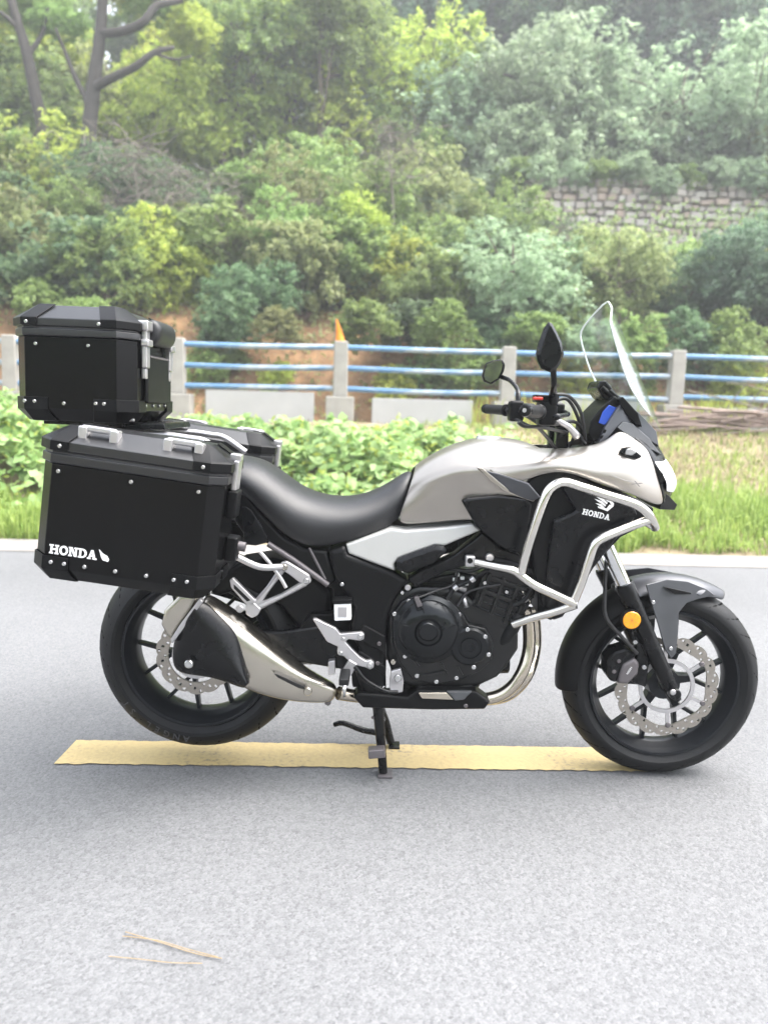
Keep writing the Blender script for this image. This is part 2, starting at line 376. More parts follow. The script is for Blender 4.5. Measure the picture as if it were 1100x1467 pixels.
def shared(name, key, geo, m, parent, loc, rot=None, scale=None, smooth=True):   # small alike pieces share one mesh
    if key not in _shared:
        me = bpy.data.meshes.new(key); me.from_pydata([tuple(v) for v in geo[0]], [], geo[1]); me.materials.append(MATS[m])
        bm = bmesh.new(); bm.from_mesh(me); bmesh.ops.recalc_face_normals(bm, faces=bm.faces); bm.to_mesh(me); bm.free()
        if smooth: me.polygons.foreach_set('use_smooth', [True] * len(me.polygons)); me.set_sharp_from_angle(angle=math.radians(45))
        _shared[key] = me
    o = bpy.data.objects.new(name, _shared[key]); link(o, parent, Vector(loc))
    if rot is not None: o.rotation_euler = rot
    if scale is not None: o.scale = scale
    return o
BOLT = disc((0, 0, 0), 1.0, 0, .55, 12, .4)
def bolt(px, py, lat, r, parent, m='bolt_steel', name='bolt'):
    return shared(name, 'bolt_' + m, BOLT, m, parent, P(px, py, lat), scale=(r, r, r))

def text_geo(s, size, depth=.001):
    c = bpy.data.curves.new('t', 'FONT'); c.body = s; c.size = size; c.extrude = depth; c.align_x = 'CENTER'; c.align_y = 'CENTER'; c.resolution_u = 2
    o = bpy.data.objects.new('t', c); COL.objects.link(o); bpy.context.view_layer.update()
    me = bpy.data.meshes.new_from_object(o.evaluated_get(bpy.context.evaluated_depsgraph_get()))
    v = [x.co.copy() for x in me.vertices]; f = [tuple(p.vertices) for p in me.polygons]
    bpy.data.objects.remove(o); bpy.data.curves.remove(c); bpy.data.meshes.remove(me); return v, f

# slab-serif capitals in a unit-high cell, as flat plates
def letter(ch):
    q = []
    def r(x0, y0, x1, y1): q.append([(x0, y0), (x1, y0), (x1, y1), (x0, y1)])
    def ring(cx, cy, rx, ry, ix, iy, a0=0, a1=360, n=18):
        for i in range(n):
            s, e = math.radians(a0 + (a1 - a0) * i / n), math.radians(a0 + (a1 - a0) * (i + 1) / n)
            q.append([(cx + ix * math.cos(s), cy + iy * math.sin(s)), (cx + rx * math.cos(s), cy + ry * math.sin(s)), (cx + rx * math.cos(e), cy + ry * math.sin(e)), (cx + ix * math.cos(e), cy + iy * math.sin(e))])
    if ch == 'H':
        for x in (.12, .80): r(x, 0, x + .26, 1)
        for x in (0, .68):
            for y in (0, .84): r(x, y, x + .50, y + .16)
        r(.30, .42, .85, .60); w = 1.18
    elif ch == 'O': ring(.55, .5, .55, .52, .28, .32); w = 1.10
    elif ch == 'N':
        r(.12, 0, .34, 1); r(.82, 0, 1.04, 1); q.append([(.12, 1), (.45, 1), (1.04, 0), (.74, 0)])
        r(0, 0, .46, .15); r(.70, .85, 1.16, 1); r(0, .85, .34, 1); w = 1.16
    elif ch == 'D':
        r(.12, 0, .38, 1); ring(.45, .5, .62, .5, .34, .34, -90, 90, 12); r(0, 0, .5, .16); r(0, .84, .5, 1); w = 1.08
    else:
        q.append([(.10, 0), (.34, 0), (.66, 1), (.44, 1)]); q.append([(.78, 0), (1.08, 0), (.72, 1), (.44, 1)]); r(.3, .26, .85, .42)
        r(0, 0, .46, .15); r(.66, 0, 1.20, .15); w = 1.20
    return q, w
def honda_word(gap=.10):
    out = []; x = 0
    for ch in 'HONDA':
        q, w = letter(ch); out += [[(a + x, b) for a, b in p] for p in q]; x += w + gap
    return [[(a / (x - gap), b / (x - gap)) for a, b in p] for p in out]        # one unit wide
def wing(style):
    out = []
    if style == 'open':       # spread feathers, tips to the upper left, meeting at the lower right
        tips = [(.02, 1.0, .20, .93), (.03, .80, .17, .72), (.08, .62, .24, .54), (.16, .45, .32, .37), (.24, .28, .42, .20)]
        for i, (x0, y0, x1, y1) in enumerate(tips):
            k = i / 4
            e0 = (.80 - .04 * i, .62 - .11 * i); e1 = (.78 - .04 * i, .545 - .11 * i)
            m0 = ((x0 + e0[0]) / 2 + .06, (y0 + e0[1]) / 2 + .05); m1 = ((x1 + e1[0]) / 2 + .02, (y1 + e1[1]) / 2 + .0)
            out.append([(x0, y0), m0, m1, (x1, y1)]); out.append([m0, e0, e1, m1])
        out.append([(.62, .72), (.98, .42), (.90, .34), (.66, .56)]); out.append([(.98, .42), (.99, .30), (.80, .04), (.90, .34)])
        out.append([(.80, .04), (.40, .10), (.36, .17), (.74, .15)]); out.append([(.90, .34), (.80, .04), (.74, .15), (.82, .34)])
    else:                     # solid folded wing
        out.append([(0, 1.0), (.35, .72), (.45, .35), (.22, .45)]); out.append([(.35, .72), (.8, .55), (.7, .12), (.45, .35)])
        out.append([(.8, .55), (1.0, .28), (.92, .08), (.7, .12)]); out.append([(.22, .45), (.45, .35), (.7, .12), (.42, .16)])
    return out
def plates(name, quads, fn, m, parent, th=.0009):          # flat 2-D plates put on a surface by fn(x, y, height)
    b = MB()
    for i, p in enumerate(quads):
        h = th * (1 + .12 * (i % 6)); n = len(p); v = [fn(a, c, -.0005 - .00004 * (i % 6)) for a, c in p] + [fn(a, c, h) for a, c in p]
        b.add(v, [tuple(range(n)), tuple(range(n, 2 * n))] + [(i, (i + 1) % n, n + (i + 1) % n, n + i) for i in range(n)])
    return b.build(name, m, parent)

# ================================================================== the setting
V_EDGE = 3.60                                  # far edge of the road, metres across
V_FENCE = 8.9
def hill_noise(x, y): return .5 * math.sin(x * .55 + 1.3) * math.sin(y * .43 + .4) + .25 * math.sin(x * 1.3 + y * .9) + .12 * math.sin(x * 2.9 - y * 2.2)
def verge_z(u, v):
    if v <= V_EDGE: return -.03
    t = min(1, (v - V_EDGE) / 4.6); z = .84 * (t ** 1.15)
    if v > 9.7: z = .84 - .55 * min(1, (v - 9.7) / 1.8)
    return -.012 + z + .05 * hill_noise(u * 2, v * 2) * min(1, max(0, (v - V_EDGE - .3)))
def hill_z(u, v):
    if v < 11.2: return verge_z(u, v)
    z = .29
    z += 2.35 * min(1, max(0, (v - 11.2) / 2.3)) ** .8
    if v > 13.5: z += (v - 13.5) * .44 if v < 48 else 34.5 * .44 + (v - 48) * .15
    k = 1.0 if u > -4 else max(.86, 1 + (u + 4) * .03)
    return .29 + (z - .29) * (k if v > 15 else 1) + .30 * hill_noise(u, v) * min(1, max(0, (v - 11.4) / 3))
def sheet(name, us, vs_, zf, m, kind='structure'):
    v = [R(u, w, zf(u, w)) for u in us for w in vs_]
    o = obj(name, v, grid_faces(len(us), len(vs_)), m, smooth=True, recalc=False, origin=Vector((0, 0, 0)))
    o.data.flip_normals() if o.data.polygons[0].normal.z < 0 else None
    prop(o, kind=kind); return o
us = [-300, -150, -80, -50] + [x * .5 for x in range(-60, 61)] + [50, 80, 150, 300]
vv = [-300, -120, -40, -15, -8.2, -8.0, -4, 0, 3.4, 3.6] + [3.6 + .2 * i for i in range(1, 40)]
sheet('ground', us, vv, lambda u, v: verge_z(u, v) if v < 30 else 0, 'verge_soil')
hv = [11.2 + .25 * i for i in range(0, 24)] + [17.5 + .8 * i for i in range(40)] + [52, 60, 80, 120, 200]
hs_ = [-300, -120, -60] + [x * .8 for x in range(-50, 51)] + [60, 120, 300]
hill = sheet('hillside', hs_, hv, hill_z, 'litter')
hill.data.materials.append(MATS['bank_soil'])
for p in hill.data.polygons:
    if p.center.dot(RV) < 14.4: p.material_index = 1
sheet('road', [-120, -20, 0, 20, 120], [-8, 0, 3.20], lambda u, v: 0.0, 'asphalt')
sh = sheet('road_shoulder', [-120, -40, -10, 0, 10, 40, 120], [3.20, 3.40, 3.60], lambda u, v: .004 + .03 * max(0, v - 3.20), 'shoulder_concrete')
# the yellow dash in the middle of the road
c = [G(78, 1093.5, .004), G(930, 1104.5, .004), G(960, 1073, .004), G(110, 1060, .004)]
u0, u1, v0, v1 = c[0].dot(RU), c[1].dot(RU), c[0].dot(RV), c[3].dot(RV)
sk = c[3].dot(RU) - u0
edge = random.Random(3)
b_, t_ = [], []
N = 90
for i in range(N + 1):
    k = i / N
    b_.append(R(u0 + (u1 - u0) * k, v0 + edge.uniform(-.005, .005), .004)); t_.append(R(u0 + sk + (u1 - u0) * k, v1 + edge.uniform(-.003, .003), .004))
me_v = b_ + t_; me_f = [(i, i + 1, N + 2 + i, N + 1 + i) for i in range(N)]
prop(obj('road_marking', me_v, me_f, 'yellow_paint'), kind='structure')

# ------------------------------------------------------------------ the concrete and pipe fence
fence = empty('roadside_fence', PV(490, 600, V_FENCE), 'grey concrete post fence with three peeling blue and white pipe rails', 'fence')
post_px = [(-716, 458), (-472, 466), (-228, 473), (15, 480), (255, 484), (489, 489), (729, 497), (971, 502), (1214, 510), (1460, 517), (1706, 525)]
tops = [PV(x, y, V_FENCE) for x, y in post_px]
U_, V_ = RU, RV
def fence_z(p): return hill_z(p.dot(RU), p.dot(RV))
posts = []
for i, p in enumerate(tops):
    zb = p.z - .78
    cx = p.copy(); cx.z = (p.z + zb) / 2
    v, f = box_geo(cx, U_ * .105, V_ * .09, Z * ((p.z - zb) / 2))
    for k in range(8):
        if v[k].z > cx.z: v[k] += (cx - v[k]) * Vector((1, 1, 0)).length * 0; v[k].x = cx.x + (v[k].x - cx.x) * .93
    obj('post', v, f, 'concrete', fence, bevel=.018)
    q = cx.copy(); q.z = zb - .23
    v, f = box_geo(q - V_ * .01, U_ * .20, V_ * .15, Z * .23); obj('plinth', v, f, 'concrete', fence, bevel=.015)
    posts.append((p, zb))
for i in range(len(posts) - 1):
    a, b2 = posts[i][0], posts[i + 1][0]
    for dz in (.085, .375, .665):
        s = a - Z * dz - V_ * .015; e = b2 - Z * dz - V_ * .015
        if i == 6 and dz == .665: e = e - Z * .04
        mid = (s + e) / 2 - Z * rnd.uniform(.0, .02)
        v, f = tube(spline([s, mid, e], 4), .040, 10); obj('rail', v, f, 'rail', fence, smooth=True, sharp=60)
for x0, x1, ytop, hgt in ((55, 215, 556, .55), (295, 450, 558, .52), (533, 677, 570, .45), (775, 930, 570, .45), (1010, 1180, 583, .45), (-170, -30, 550, .5)):
    a, b2 = PV(x0, ytop, V_FENCE), PV(x1, ytop + (x1 - x0) * .028, V_FENCE)
    m_ = (a + b2) / 2; m_.z -= hgt / 2
    v, f = box_geo(m_ + V_ * .02, (b2 - a) / 2, V_ * .06, Z * (hgt / 2)); obj('panel', v, f, 'pale_concrete', fence, bevel=.012)
# pennant stuck on a post
p = PV(480, 492, V_FENCE - .05)
fl = empty('pennant_flag', p, 'small orange pennant standing on a concrete fence post', 'flag')
v, f = tube([p - Z * .10, p + Z * .36], .008, 6); obj('stick', v, f, 'dead_twig', fl)
n_ = 8; fv = []
for i in range(n_ + 1):
    k = i / n_
    for s in (0, 1): fv.append(p + Z * (.35 - .33 * k * (1 if s else 1)) + U_ * ((.005 if s == 0 else .005 + .14 * k ** .8)) - V_ * (.02 * math.sin(k * 5) * s))
obj('cloth', fv, [(2 * i, 2 * i + 1, 2 * i + 3, 2 * i + 2) for i in range(n_)], 'flag_orange', fl, solid=.003, smooth=True)

# ------------------------------------------------------------------ heap of sticks against the fence
sr = random.Random(11)
for i in range(34):
    u = sr.uniform(4.15, 6.1); v_ = V_FENCE - sr.uniform(.18, .75)
    L = sr.uniform(.8, 1.9); ang = sr.gauss(0, .09); tilt = sr.gauss(0, .07)
    z = hill_z(u, v_) + .03 + .36 * sr.random() ** 1.1 * (1 - abs(u - 5.4) / 2.2)
    d = (RU * math.cos(ang) + RV * math.sin(ang) * .5 + Z * tilt)
    c_ = R(u, v_, z); r_ = sr.uniform(.010, .024)
    pts = [c_ + d * (L * t) + Vector((0, 0, sr.gauss(0, .02))) for t in (-.5, -.17, .17, .5)]
    v, f = tube(spline(pts, 3), [r_, r_ * .5], 6)
    prop(obj('cut_branch', v, f, 'stick', smooth=True, sharp=60), 'brown cut branch lying in the heap against the fence', 'branch', 'cut branches heaped against the fence')
for (a, b2, r_) in (((985, 560), (1100, 590), .016), ((1030, 600), (1072, 545), .011), ((1040, 548), (1095, 560), .010), ((1060, 600), (1100, 545), .009)):
    pa, pb = PV(*a, V_FENCE - .2), PV(*b2, V_FENCE - .26)
    if pa.z > pb.z: pa, pb = pb, pa
    v, f = tube(spline([pa + (pa - pb) * .25, (pa + pb) / 2 + Z * .02, pb], 4), [r_, r_ * .6], 6)
    prop(obj('cut_branch', v, f, 'dead_twig', smooth=True, sharp=60), 'pale bare stick leaning on the fence rails above the branch heap', 'branch', 'pale sticks leaning on the fence')

# dry pine needles lying on the asphalt
for pts in ([(180, 1335), (230, 1350), (280, 1366), (318, 1373)], [(176, 1341), (225, 1347), (270, 1360), (312, 1371)]):
    v, f = tube(spline([G(x, y, .006) for x, y in pts], 4), .0009, 5)
    prop(obj('pine_needle', v, f, 'needle'), 'forked straw coloured pine needle on the bare asphalt', 'pine needle', 'paired pine needles on the asphalt')
v, f = tube(spline([G(x, y, .005) for x, y in ((156, 1370), (200, 1374), (245, 1379), (290, 1380))], 4), .0008, 5)
prop(obj('pine_needle', v, f, 'needle'), 'single thin straight pine needle lying apart on the asphalt', 'pine needle')

# ------------------------------------------------------------------ dry stone retaining wall up the slope
wall_v = 20.3
wl = empty('stone_retaining_wall', R(8.2, wall_v, 5.0), 'pale mixed stone retaining wall up the wooded slope', 'wall')
wz = PV(950, 350, wall_v).z
st_m = []
for i, col_ in enumerate(((.36, .32, .29), (.41, .37, .34), (.33, .285, .26), (.38, .30, .25), (.43, .40, .37))):
    st_m.append(mat('stone_%d' % i, col_, .9, 0, var=.22, vscale=5, bump=.8, bscale=25).name)
wr = random.Random(5)
stone_meshes = []
for i in range(10):
    bm = bmesh.new(); bmesh.ops.create_cube(bm, size=2.0)
    for q in bm.verts: q.co = Vector((q.co.x * wr.uniform(.86, 1), q.co.y * wr.uniform(.8, 1.1), q.co.z * wr.uniform(.84, 1)))
    bmesh.ops.bevel(bm, geom=list(bm.edges), offset=.22, segments=1, affect='EDGES')
    me = bpy.data.meshes.new('stone'); bm.to_mesh(me); bm.free(); me.materials.append(MATS[st_m[i % 5]]); stone_meshes.append(me)
cnt = 0
row_h = .205
for rrow in range(9):
    u = 4.4 + wr.uniform(0, .2); 
    while u < 13.0 and cnt < 300:
        w = wr.uniform(.16, .42); h = row_h * wr.uniform(.75, 1.15)
        o = bpy.data.objects.new('stone', wr.choice(stone_meshes)); link(o, wl, R(u + w / 2, wall_v + wr.uniform(-.03, .03), wz - .15 + row_h * (rrow + .5) + wr.uniform(-.035, .035)))
        o.scale = (w / 2 * .97, .16, h / 2 * .98); o.rotation_euler = (wr.uniform(-.05, .05), wr.uniform(-.10, .10), YAW + wr.uniform(-.06, .06)); u += w + .012; cnt += 1
v, f = box_geo(R(8.7, wall_v + .16, wz - .35 + .95), RU * 4.3, RV * .12, Z * 1.0); obj('core', v, f, 'wall_mortar', wl)
# ================================================================== the motorcycle
FWC = P(943, 970, 0); FWC.y = 0; FWC.z = .302
RWC = P(291, 921, 0); RWC.y = 0; RWC.z = .360
bike = empty('touring_motorcycle', (.08, 0, 0), 'silver and black adventure touring motorcycle propped on its centre stand', 'motorcycle')

def polar_ring(c, prof_in, prof_out, l0, l1, na, nr, hole, name, m, parent):
    # ring plate made of a polar grid with some cells left out as drilled holes
    v, f = [], []
    for i in range(na):
        a = 2 * math.pi * i / na; ri, ro = prof_in(a), prof_out(a)
        for l in (l0, l1):
            for k in range(nr + 1):
                r = ri + (ro - ri) * k / nr; v.append(Vector((c.x + r * math.cos(a), -l, c.z + r * math.sin(a))))
    s = 2 * (nr + 1); solid = lambda i, k: 0 <= k < nr and not hole(i % na, k)
    for i in range(na):
        j = (i + 1) % na
        for k in range(nr):
            if not solid(i, k): continue
            A = [i * s + k, i * s + k + 1, j * s + k + 1, j * s + k]; B = [q + nr + 1 for q in A]
            f.append(tuple(A[::-1])); f.append(tuple(B))
            if not solid(i, k + 1): f.append((A[1], A[2], B[2], B[1]))
            if not solid(i, k - 1): f.append((A[3], A[0], B[0], B[3]))
            if not solid(i - 1, k): f.append((A[0], A[1], B[1], B[0]))
            if not solid(i + 1, k): f.append((A[2], A[3], B[3], B[2]))
    return obj(name, v, f, m, parent, recalc=False)

def dome(name, px, lat1, lat0, m, parent, steps):      # slab whose near face swells up in rounded steps
    w = [P(x, y, lat1) for x, y in px]; n = len(w); v = [Vector((p.x, -lat0, p.z)) for p in w] + w; f = [tuple(range(n))]
    for t, h in steps: v += [Vector((a.x, -lat1 - h, a.y)) for a in offset2([(p.x, p.z) for p in w], t)]
    for r_ in range(len(steps) + 1):
        for i in range(n): f.append((r_ * n + i, r_ * n + (i + 1) % n, (r_ + 1) * n + (i + 1) % n, (r_ + 1) * n + i))
    f.append(tuple((len(steps) + 1) * n + i for i in range(n))); return obj(name, v, f, m, parent, smooth=True, sharp=60)
def wheel(name, c, RT, wid, stem_deg, label):
    w = wid / 2; rb = .2265
    hubv, hubf = lathe([(.020, -.05), (.048, -.05), (.052, -.02), (.052, .02), (.048, .05), (.020, .05)], c, 32)
    root = obj(name, hubv, hubf, 'rim_black', bike, smooth=True, sharp=40, origin=c.copy()); root['label'] = label
    prof = []
    for k in range(-7, 8):                       # rounded crown, then side walls down to the bead
        t = k / 7; a = t * math.radians(64); prof.append((RT - (1 - math.cos(a)) * wid * .62, math.sin(a) / math.sin(math.radians(64)) * w))
    rs = prof[-1][0]
    side = [(rs - (rs - rb) * .30, w * .985), (rs - (rs - rb) * .34, w * .965), (rs - (rs - rb) * .7, w * .88), (rb + .003, w * .80), (rb - .004, w * .72)]
    prof = prof + side + [(r, -l) for r, l in side[::-1]]
    v, f = lathe(prof, c, 96); obj('tyre', v, f, 'rubber', root, smooth=True, sharp=35)
    gr = MB(); ng = 26  # proud dark strips on the tread; groove shade is put in by colour
    for k in range(ng):
        for sd in (-1, 1):
            q = []
            for i in range(5):
                t = .10 + .78 * i / 4; a = 2 * math.pi * (k + (.5 if sd < 0 else 0)) / ng + .22 * t * t; aa = t * math.radians(64)
                r_ = RT - (1 - math.cos(aa)) * wid * .62 + .0004; l = sd * math.sin(aa) / math.sin(math.radians(64)) * w; hw = .0042 * (1 - .5 * t) / RT
                for da in (-hw, hw): q.append(Vector((c.x + r_ * math.cos(a + da), -l, c.z + r_ * math.sin(a + da))))
            gr.add(q, [(2 * i, 2 * i + 1, 2 * i + 3, 2 * i + 2) for i in range(4)])
    go_ = gr.build('tread_groove_shade', 'groove_shade', root); go_['kind'] = 'stuff'
    ww = w * .80
    rp = [(rb, ww - .002), (rb + .004, ww + .002), (rb + .002, ww + .007), (rb - .006, ww + .006), (.214, ww - .006), (.209, ww - .012), (.206, ww - .020), (.200, ww * .45), (.197, ww * .3)]
    rp = rp + [(r, -l) for r, l in rp[::-1]] + [(.209, -ww * .3), (.209, ww * .3)]
    v, f = lathe(rp, c, 96); obj('rim', v, f, 'rim_black', root, smooth=True, sharp=30)
    # six forked spokes
    for k in range(6):
        a = math.radians(stem_deg + 60 * k); b = MB()
        def bar(a0, r0, a1, r1, w0, w1, d0, d1):
            p0 = c + Vector((math.cos(a0), 0, math.sin(a0))) * r0; p1 = c + Vector((math.cos(a1), 0, math.sin(a1))) * r1
            d = (p1 - p0).normalized(); n = Vector((-d.z, 0, d.x))
            q = []
            for p, ww_, dd in ((p0, w0, d0), (p1, w1, d1)):
                q += [p + n * ww_ - Y * dd, p - n * ww_ - Y * dd, p - n * ww_ + Y * dd, p + n * ww_ + Y * dd]
            b.add(q, [(0, 1, 2, 3), (7, 6, 5, 4)] + [(i, 4 + i, 4 + (i + 1) % 4, (i + 1) % 4) for i in range(4)])
        bar(a, .046, a, .098, .014, .010, .020, .016)
        for s in (-1, 1): bar(a, .088, a + s * math.radians(15), .201, .0062, .0050, .0142 + .0004 * s, .0125 + .0003 * s)
        b.build('spoke', 'rim_black', root, bevel=.0025)
    return root
fwheel = wheel('front_wheel', FWC, .302, .12, 4, 'front wheel with a large drilled wavy brake disc')
rwheel = wheel('rear_wheel', RWC, .315, .165, 12, 'wide rear wheel held clear of the ground')

def wave(r, amp, n, ph=0): return lambda a: r + amp * (abs(math.sin((a + ph) * n / 2)) ** .6 - .6)
def holes(i, k): return (k in (1, 2) and i % 12 in (0, 1)) or (k in (4, 5) and i % 12 in (4, 5)) or (k in (6, 7) and i % 12 in (8, 9))
for s in (1,):
    l = .068 * s
    d = polar_ring(FWC, lambda a: .122 - .004 * math.cos(6 * a), wave(.1535, .009, 18), l - .0025, l + .0025, 216, 9, holes, 'brake_disc', 'disc_steel', fwheel)
    cb = MB()
    v, f = lathe([(.073, l - .003), (.085, l - .003), (.085, l + .003), (.073, l + .003)], FWC, 48); cb.add(v, f)
    for k in range(6):
        a = math.radians(36 + 60 * k); e = Vector((math.cos(a), 0, math.sin(a))); n = Vector((-e.z, 0, e.x))
        v, f = box_geo(FWC + e * .104 - Y * l, e * .0205, Y * .0027, n * .0055); cb.add(v, f)
    cb.build('disc_carrier', 'aluminium', fwheel)
    if s == 1:
        for k in range(6):
            a = math.radians(36 + 60 * k); e = Vector((math.cos(a), 0, math.sin(a)))
            shared('disc_rivet', 'bolt_caliper_grey', BOLT, 'caliper_grey', fwheel, FWC + e * .123 - Y * (l + .002), scale=(.0085,) * 3)
polar_ring(RWC, lambda a: .083, wave(.118, .007, 14), .083, .088, 168, 8, lambda i, k: (k in (1, 2) and i % 12 in (0, 1)) or (k in (3, 4) and i % 12 in (4, 5)) or (k in (5, 6) and i % 12 in (8, 9)), 'brake_disc', 'disc_steel', rwheel)
v, f = lathe([(.055, .083), (.072, .083), (.072, .087), (.055, .087)], RWC, 40); obj('disc_carrier', v, f, 'aluminium', rwheel)
# raised lettering on the rear tyre's side wall
tb = MB()
for i, ch in enumerate('ANGEL ST'):
    if ch == ' ': continue
    a = math.radians(263 - i * 6.6); rr = .268
    v, f = text_geo(ch, .030, .0006); e = Vector((math.cos(a), 0, math.sin(a))); t = Vector((math.sin(a), 0, -math.cos(a)))
    tb.add([RWC + e * (rr + q.y) + t * (q.x) - Y * (.0805 + q.z - .006 * (q.y / .03)) for q in v], f)
tb.build('lettering', 'tyre_text', rwheel, recalc=False)

# ---- fork, mudguard, front brake
ax_n, top_n = P(965, 998, .105), P(797, 622, .105)
dfork = (top_n - ax_n).normalized()
def onfork(t, lat): q = ax_n + dfork * t; return Vector((q.x, -lat, q.z))
Lf = (P(892, 836, .105) - ax_n).length
for s in (1, -1):
    v, f = tube([onfork(-.012, .105 * s), onfork(.02, .105 * s), onfork(.10, .105 * s), onfork(Lf - .05, .105 * s), onfork(Lf - .008, .105 * s), onfork(Lf, .105 * s)], [.017, .021, .024, .027, .029, .026], 24)
    lg = obj('fork_leg', v, f, 'black_satin', bike, smooth=True, sharp=40)
    v, f = tube([onfork(Lf - .01, .105 * s), onfork(Lf + .42, .105 * s)], .0205, 24); obj('fork_tube', v, f, 'chrome', bike, smooth=True, sharp=40)
    v, f = disc(P(963, 991, .12), .017, .09, .146, 20); 
    if s < 0: v = flipy(v)
    obj('axle_clamp', v, f, 'black_satin', lg, smooth=True, sharp=40)
bolt(963, 991.5, .146, .009, bike, 'aluminium', 'axle_bolt')
v, f = disc(P(904, 888, .14), .0265, .128, .146, 36); rf = obj('reflector', v, f, 'amber', bike, smooth=True, sharp=40)
for k in range(4):
    a = math.radians(20 + 45 * k); e = Vector((math.cos(a), 0, math.sin(a))); q0 = P(904, 888, .14); q0.y = -.1462
    v, f = box_geo(q0, e * .0235, Y * .0006, Vector((-e.z, 0, e.x)) * .0006); obj('facet_line', v, f, 'amber_line', rf)
v, f = lathe([(.0262, .126), (.0295, .126), (.0295, .1445), (.0262, .1445)], (P(904, 888, .14).x, 0, P(904, 888, .14).z), 36); obj('bezel', v, f, 'black_plastic', rf, smooth=True, sharp=40)
def arc_shell(name, a0, a1, r0, r1, half, drop, m, n=22, taper=None, th=.004):
    v = []; rows = 9
    for i in range(n):
        k = i / (n - 1); a = math.radians(a0 + (a1 - a0) * k); r = r0 + (r1 - r0) * k; h = half * (taper(k) if taper else 1)
        for j in range(rows):
            t = -1 + 2 * j / (rows - 1); rr = r - drop * abs(t) ** 2.6 * (1 if taper is None else (.35 + .65 * taper(k)))
            v.append(Vector((FWC.x + rr * math.cos(a), h * t * (1 - .06 * abs(t)), FWC.z + rr * math.sin(a))))
    return obj(name, v, grid_faces(n, rows), m, bike, sub=1, solid=th)
mg = arc_shell('front_mudguard', 58, 119, .333, .331, .080, .040, 'fender_grey', taper=lambda k: min(1, .42 + 2.4 * k), th=.005)
mg['label'] = 'dark silver front mudguard with a swept point'
arc_shell('mudguard_extension', 112, 187, .322, .320, .078, .060, 'black_plastic', taper=lambda k: .97 - .10 * k)
side_px = [(925, 838), (930, 856), (943, 897), (952, 930), (961, 944), (968, 936), (971, 905), (972, 878), (983, 864), (1000, 858), (1024, 853), (1012, 844), (985, 833), (955, 830)]
lat_s = [.105, .106, .104, .10, .098, .098, .10, .102, .096, .086, .055, .055, .068, .085]
v, f = slab_geo(side_px, .1, .07, lats=lat_s); v[:14] = [Vector((q.x, q.y + .008, q.z)) for q in v[14:28]]
obj('mudguard_wing', v, f, 'fender_grey', bike, bevel=.002); obj('mudguard_wing', flipy(v), f, 'fender_grey', bike, bevel=.002)
slab('mudguard_vent', [(951, 841), (966, 844), (989, 849), (990, 851.5), (966, 851)], .108, .088, 'black_plastic', bike, bevel=.001, lats=[.099, .097, .090, .090, .098])
bolt(935, 863, .107, .0065, bike); bolt(960, 929, .103, .0065, bike)
cal = slab('brake_caliper', [(891, 951), (908, 942), (915, 950), (913, 966), (898, 980), (884, 979), (886, 965)], .116, .060, 'caliper_grey', bike, bevel=.005, inset=.006, raise_=.006)
slab('caliper_bracket', [(908, 905), (922, 905), (930, 950), (925, 985), (905, 978), (912, 950)], .100, .075, 'black_satin', cal, bevel=.004)
slab('piston_housing', [(868, 966), (869, 945), (879, 933), (896, 928), (913, 938), (893, 953), (887, 967), (882, 978), (873, 975)], .110, .045, 'black_satin', cal, bevel=.007, seg=3, inset=.006, raise_=.006)
bolt(886, 947, .116, .006, cal, 'caliper_grey'); bolt(879, 962, .116, .006, cal, 'caliper_grey')
nv, nf = text_geo('NISSIN', .0085, .0004); q0 = P(901, 961, .1232); ca, sa = math.cos(math.radians(62)), math.sin(math.radians(62))
obj('lettering', [q0 + Vector((q.x * ca - q.y * sa, -q.z, q.x * sa + q.y * ca)) for q in nv], nf, 'decal_white', cal, recalc=False)
bolt(909, 919.5, .103, .008, cal); bolt(922, 955.5, .103, .008, cal)
pipe('brake_hose', [P(868, 800, .10), P(866, 850, .12), P(868, 885, .13), P(890, 912, .13), P(912, 936, .12)], .0055, 'cable', bike)
pipe('brake_hose', [P(880, 770, .03), P(868, 800, .10)], .0055, 'cable', bike)

# triple clamps and steering head
for t, hgt in ((Lf + .20, .020), (Lf + .385, .016)):
    b = MB(); c0 = onfork(t, 0)
    v, f = box_geo(c0, X * .030, Y * .125, dfork * hgt); b.add(v, f)
    b.build('fork_clamp', 'black_satin', bike, bevel=.008)
v, f = tube([onfork(Lf + .14, 0), onfork(Lf + .40, 0)], .030, 20); obj('steering_head', v, f, 'black_satin', bike, smooth=True, sharp=40)

# ---- bodywork: tank
tank = sympatch('fuel_tank', [
    [(594, 669, 0), (592, 675, .065), (587, 694, .100), (577, 722, .118), (565, 753, .112)],
    [(625, 648, 0), (622, 655, .085), (617, 684, .142), (606, 718, .134), (597, 752, .122)],
    [(664, 629, 0), (659, 641, .10), (650, 672, .172), (640, 710, .150), (632, 749, .138)],
    [(703, 623, 0), (698, 634, .105), (688, 669, .190), (674, 712, .164), (664, 745, .148)],
    [(742, 626, 0), (740, 638, .10), (734, 670, .185), (716, 715, .176), (700, 748, .156)],
    [(775, 641, 0), (776, 646, .09), (780, 672, .17), (770, 718, .17), (755, 760, .15)],
    [(792, 655, 0), (794, 658, .08), (800, 680, .15), (796, 720, .15), (785, 770, .13)]], 'silver_paint', bike, crease=2)
slab('tank_front_cover', [(755, 645), (800, 650), (850, 640), (862, 650), (840, 690), (780, 690)], .085, -.085, 'black_plastic', bike, bevel=.01)
v, f = tube([P(700, 623, 0) - Z * .022, P(700, 623, 0) - Z * .004], [.042, .036], 28); obj('filler_cap', v, f, 'aluminium', tank, smooth=True, sharp=40)
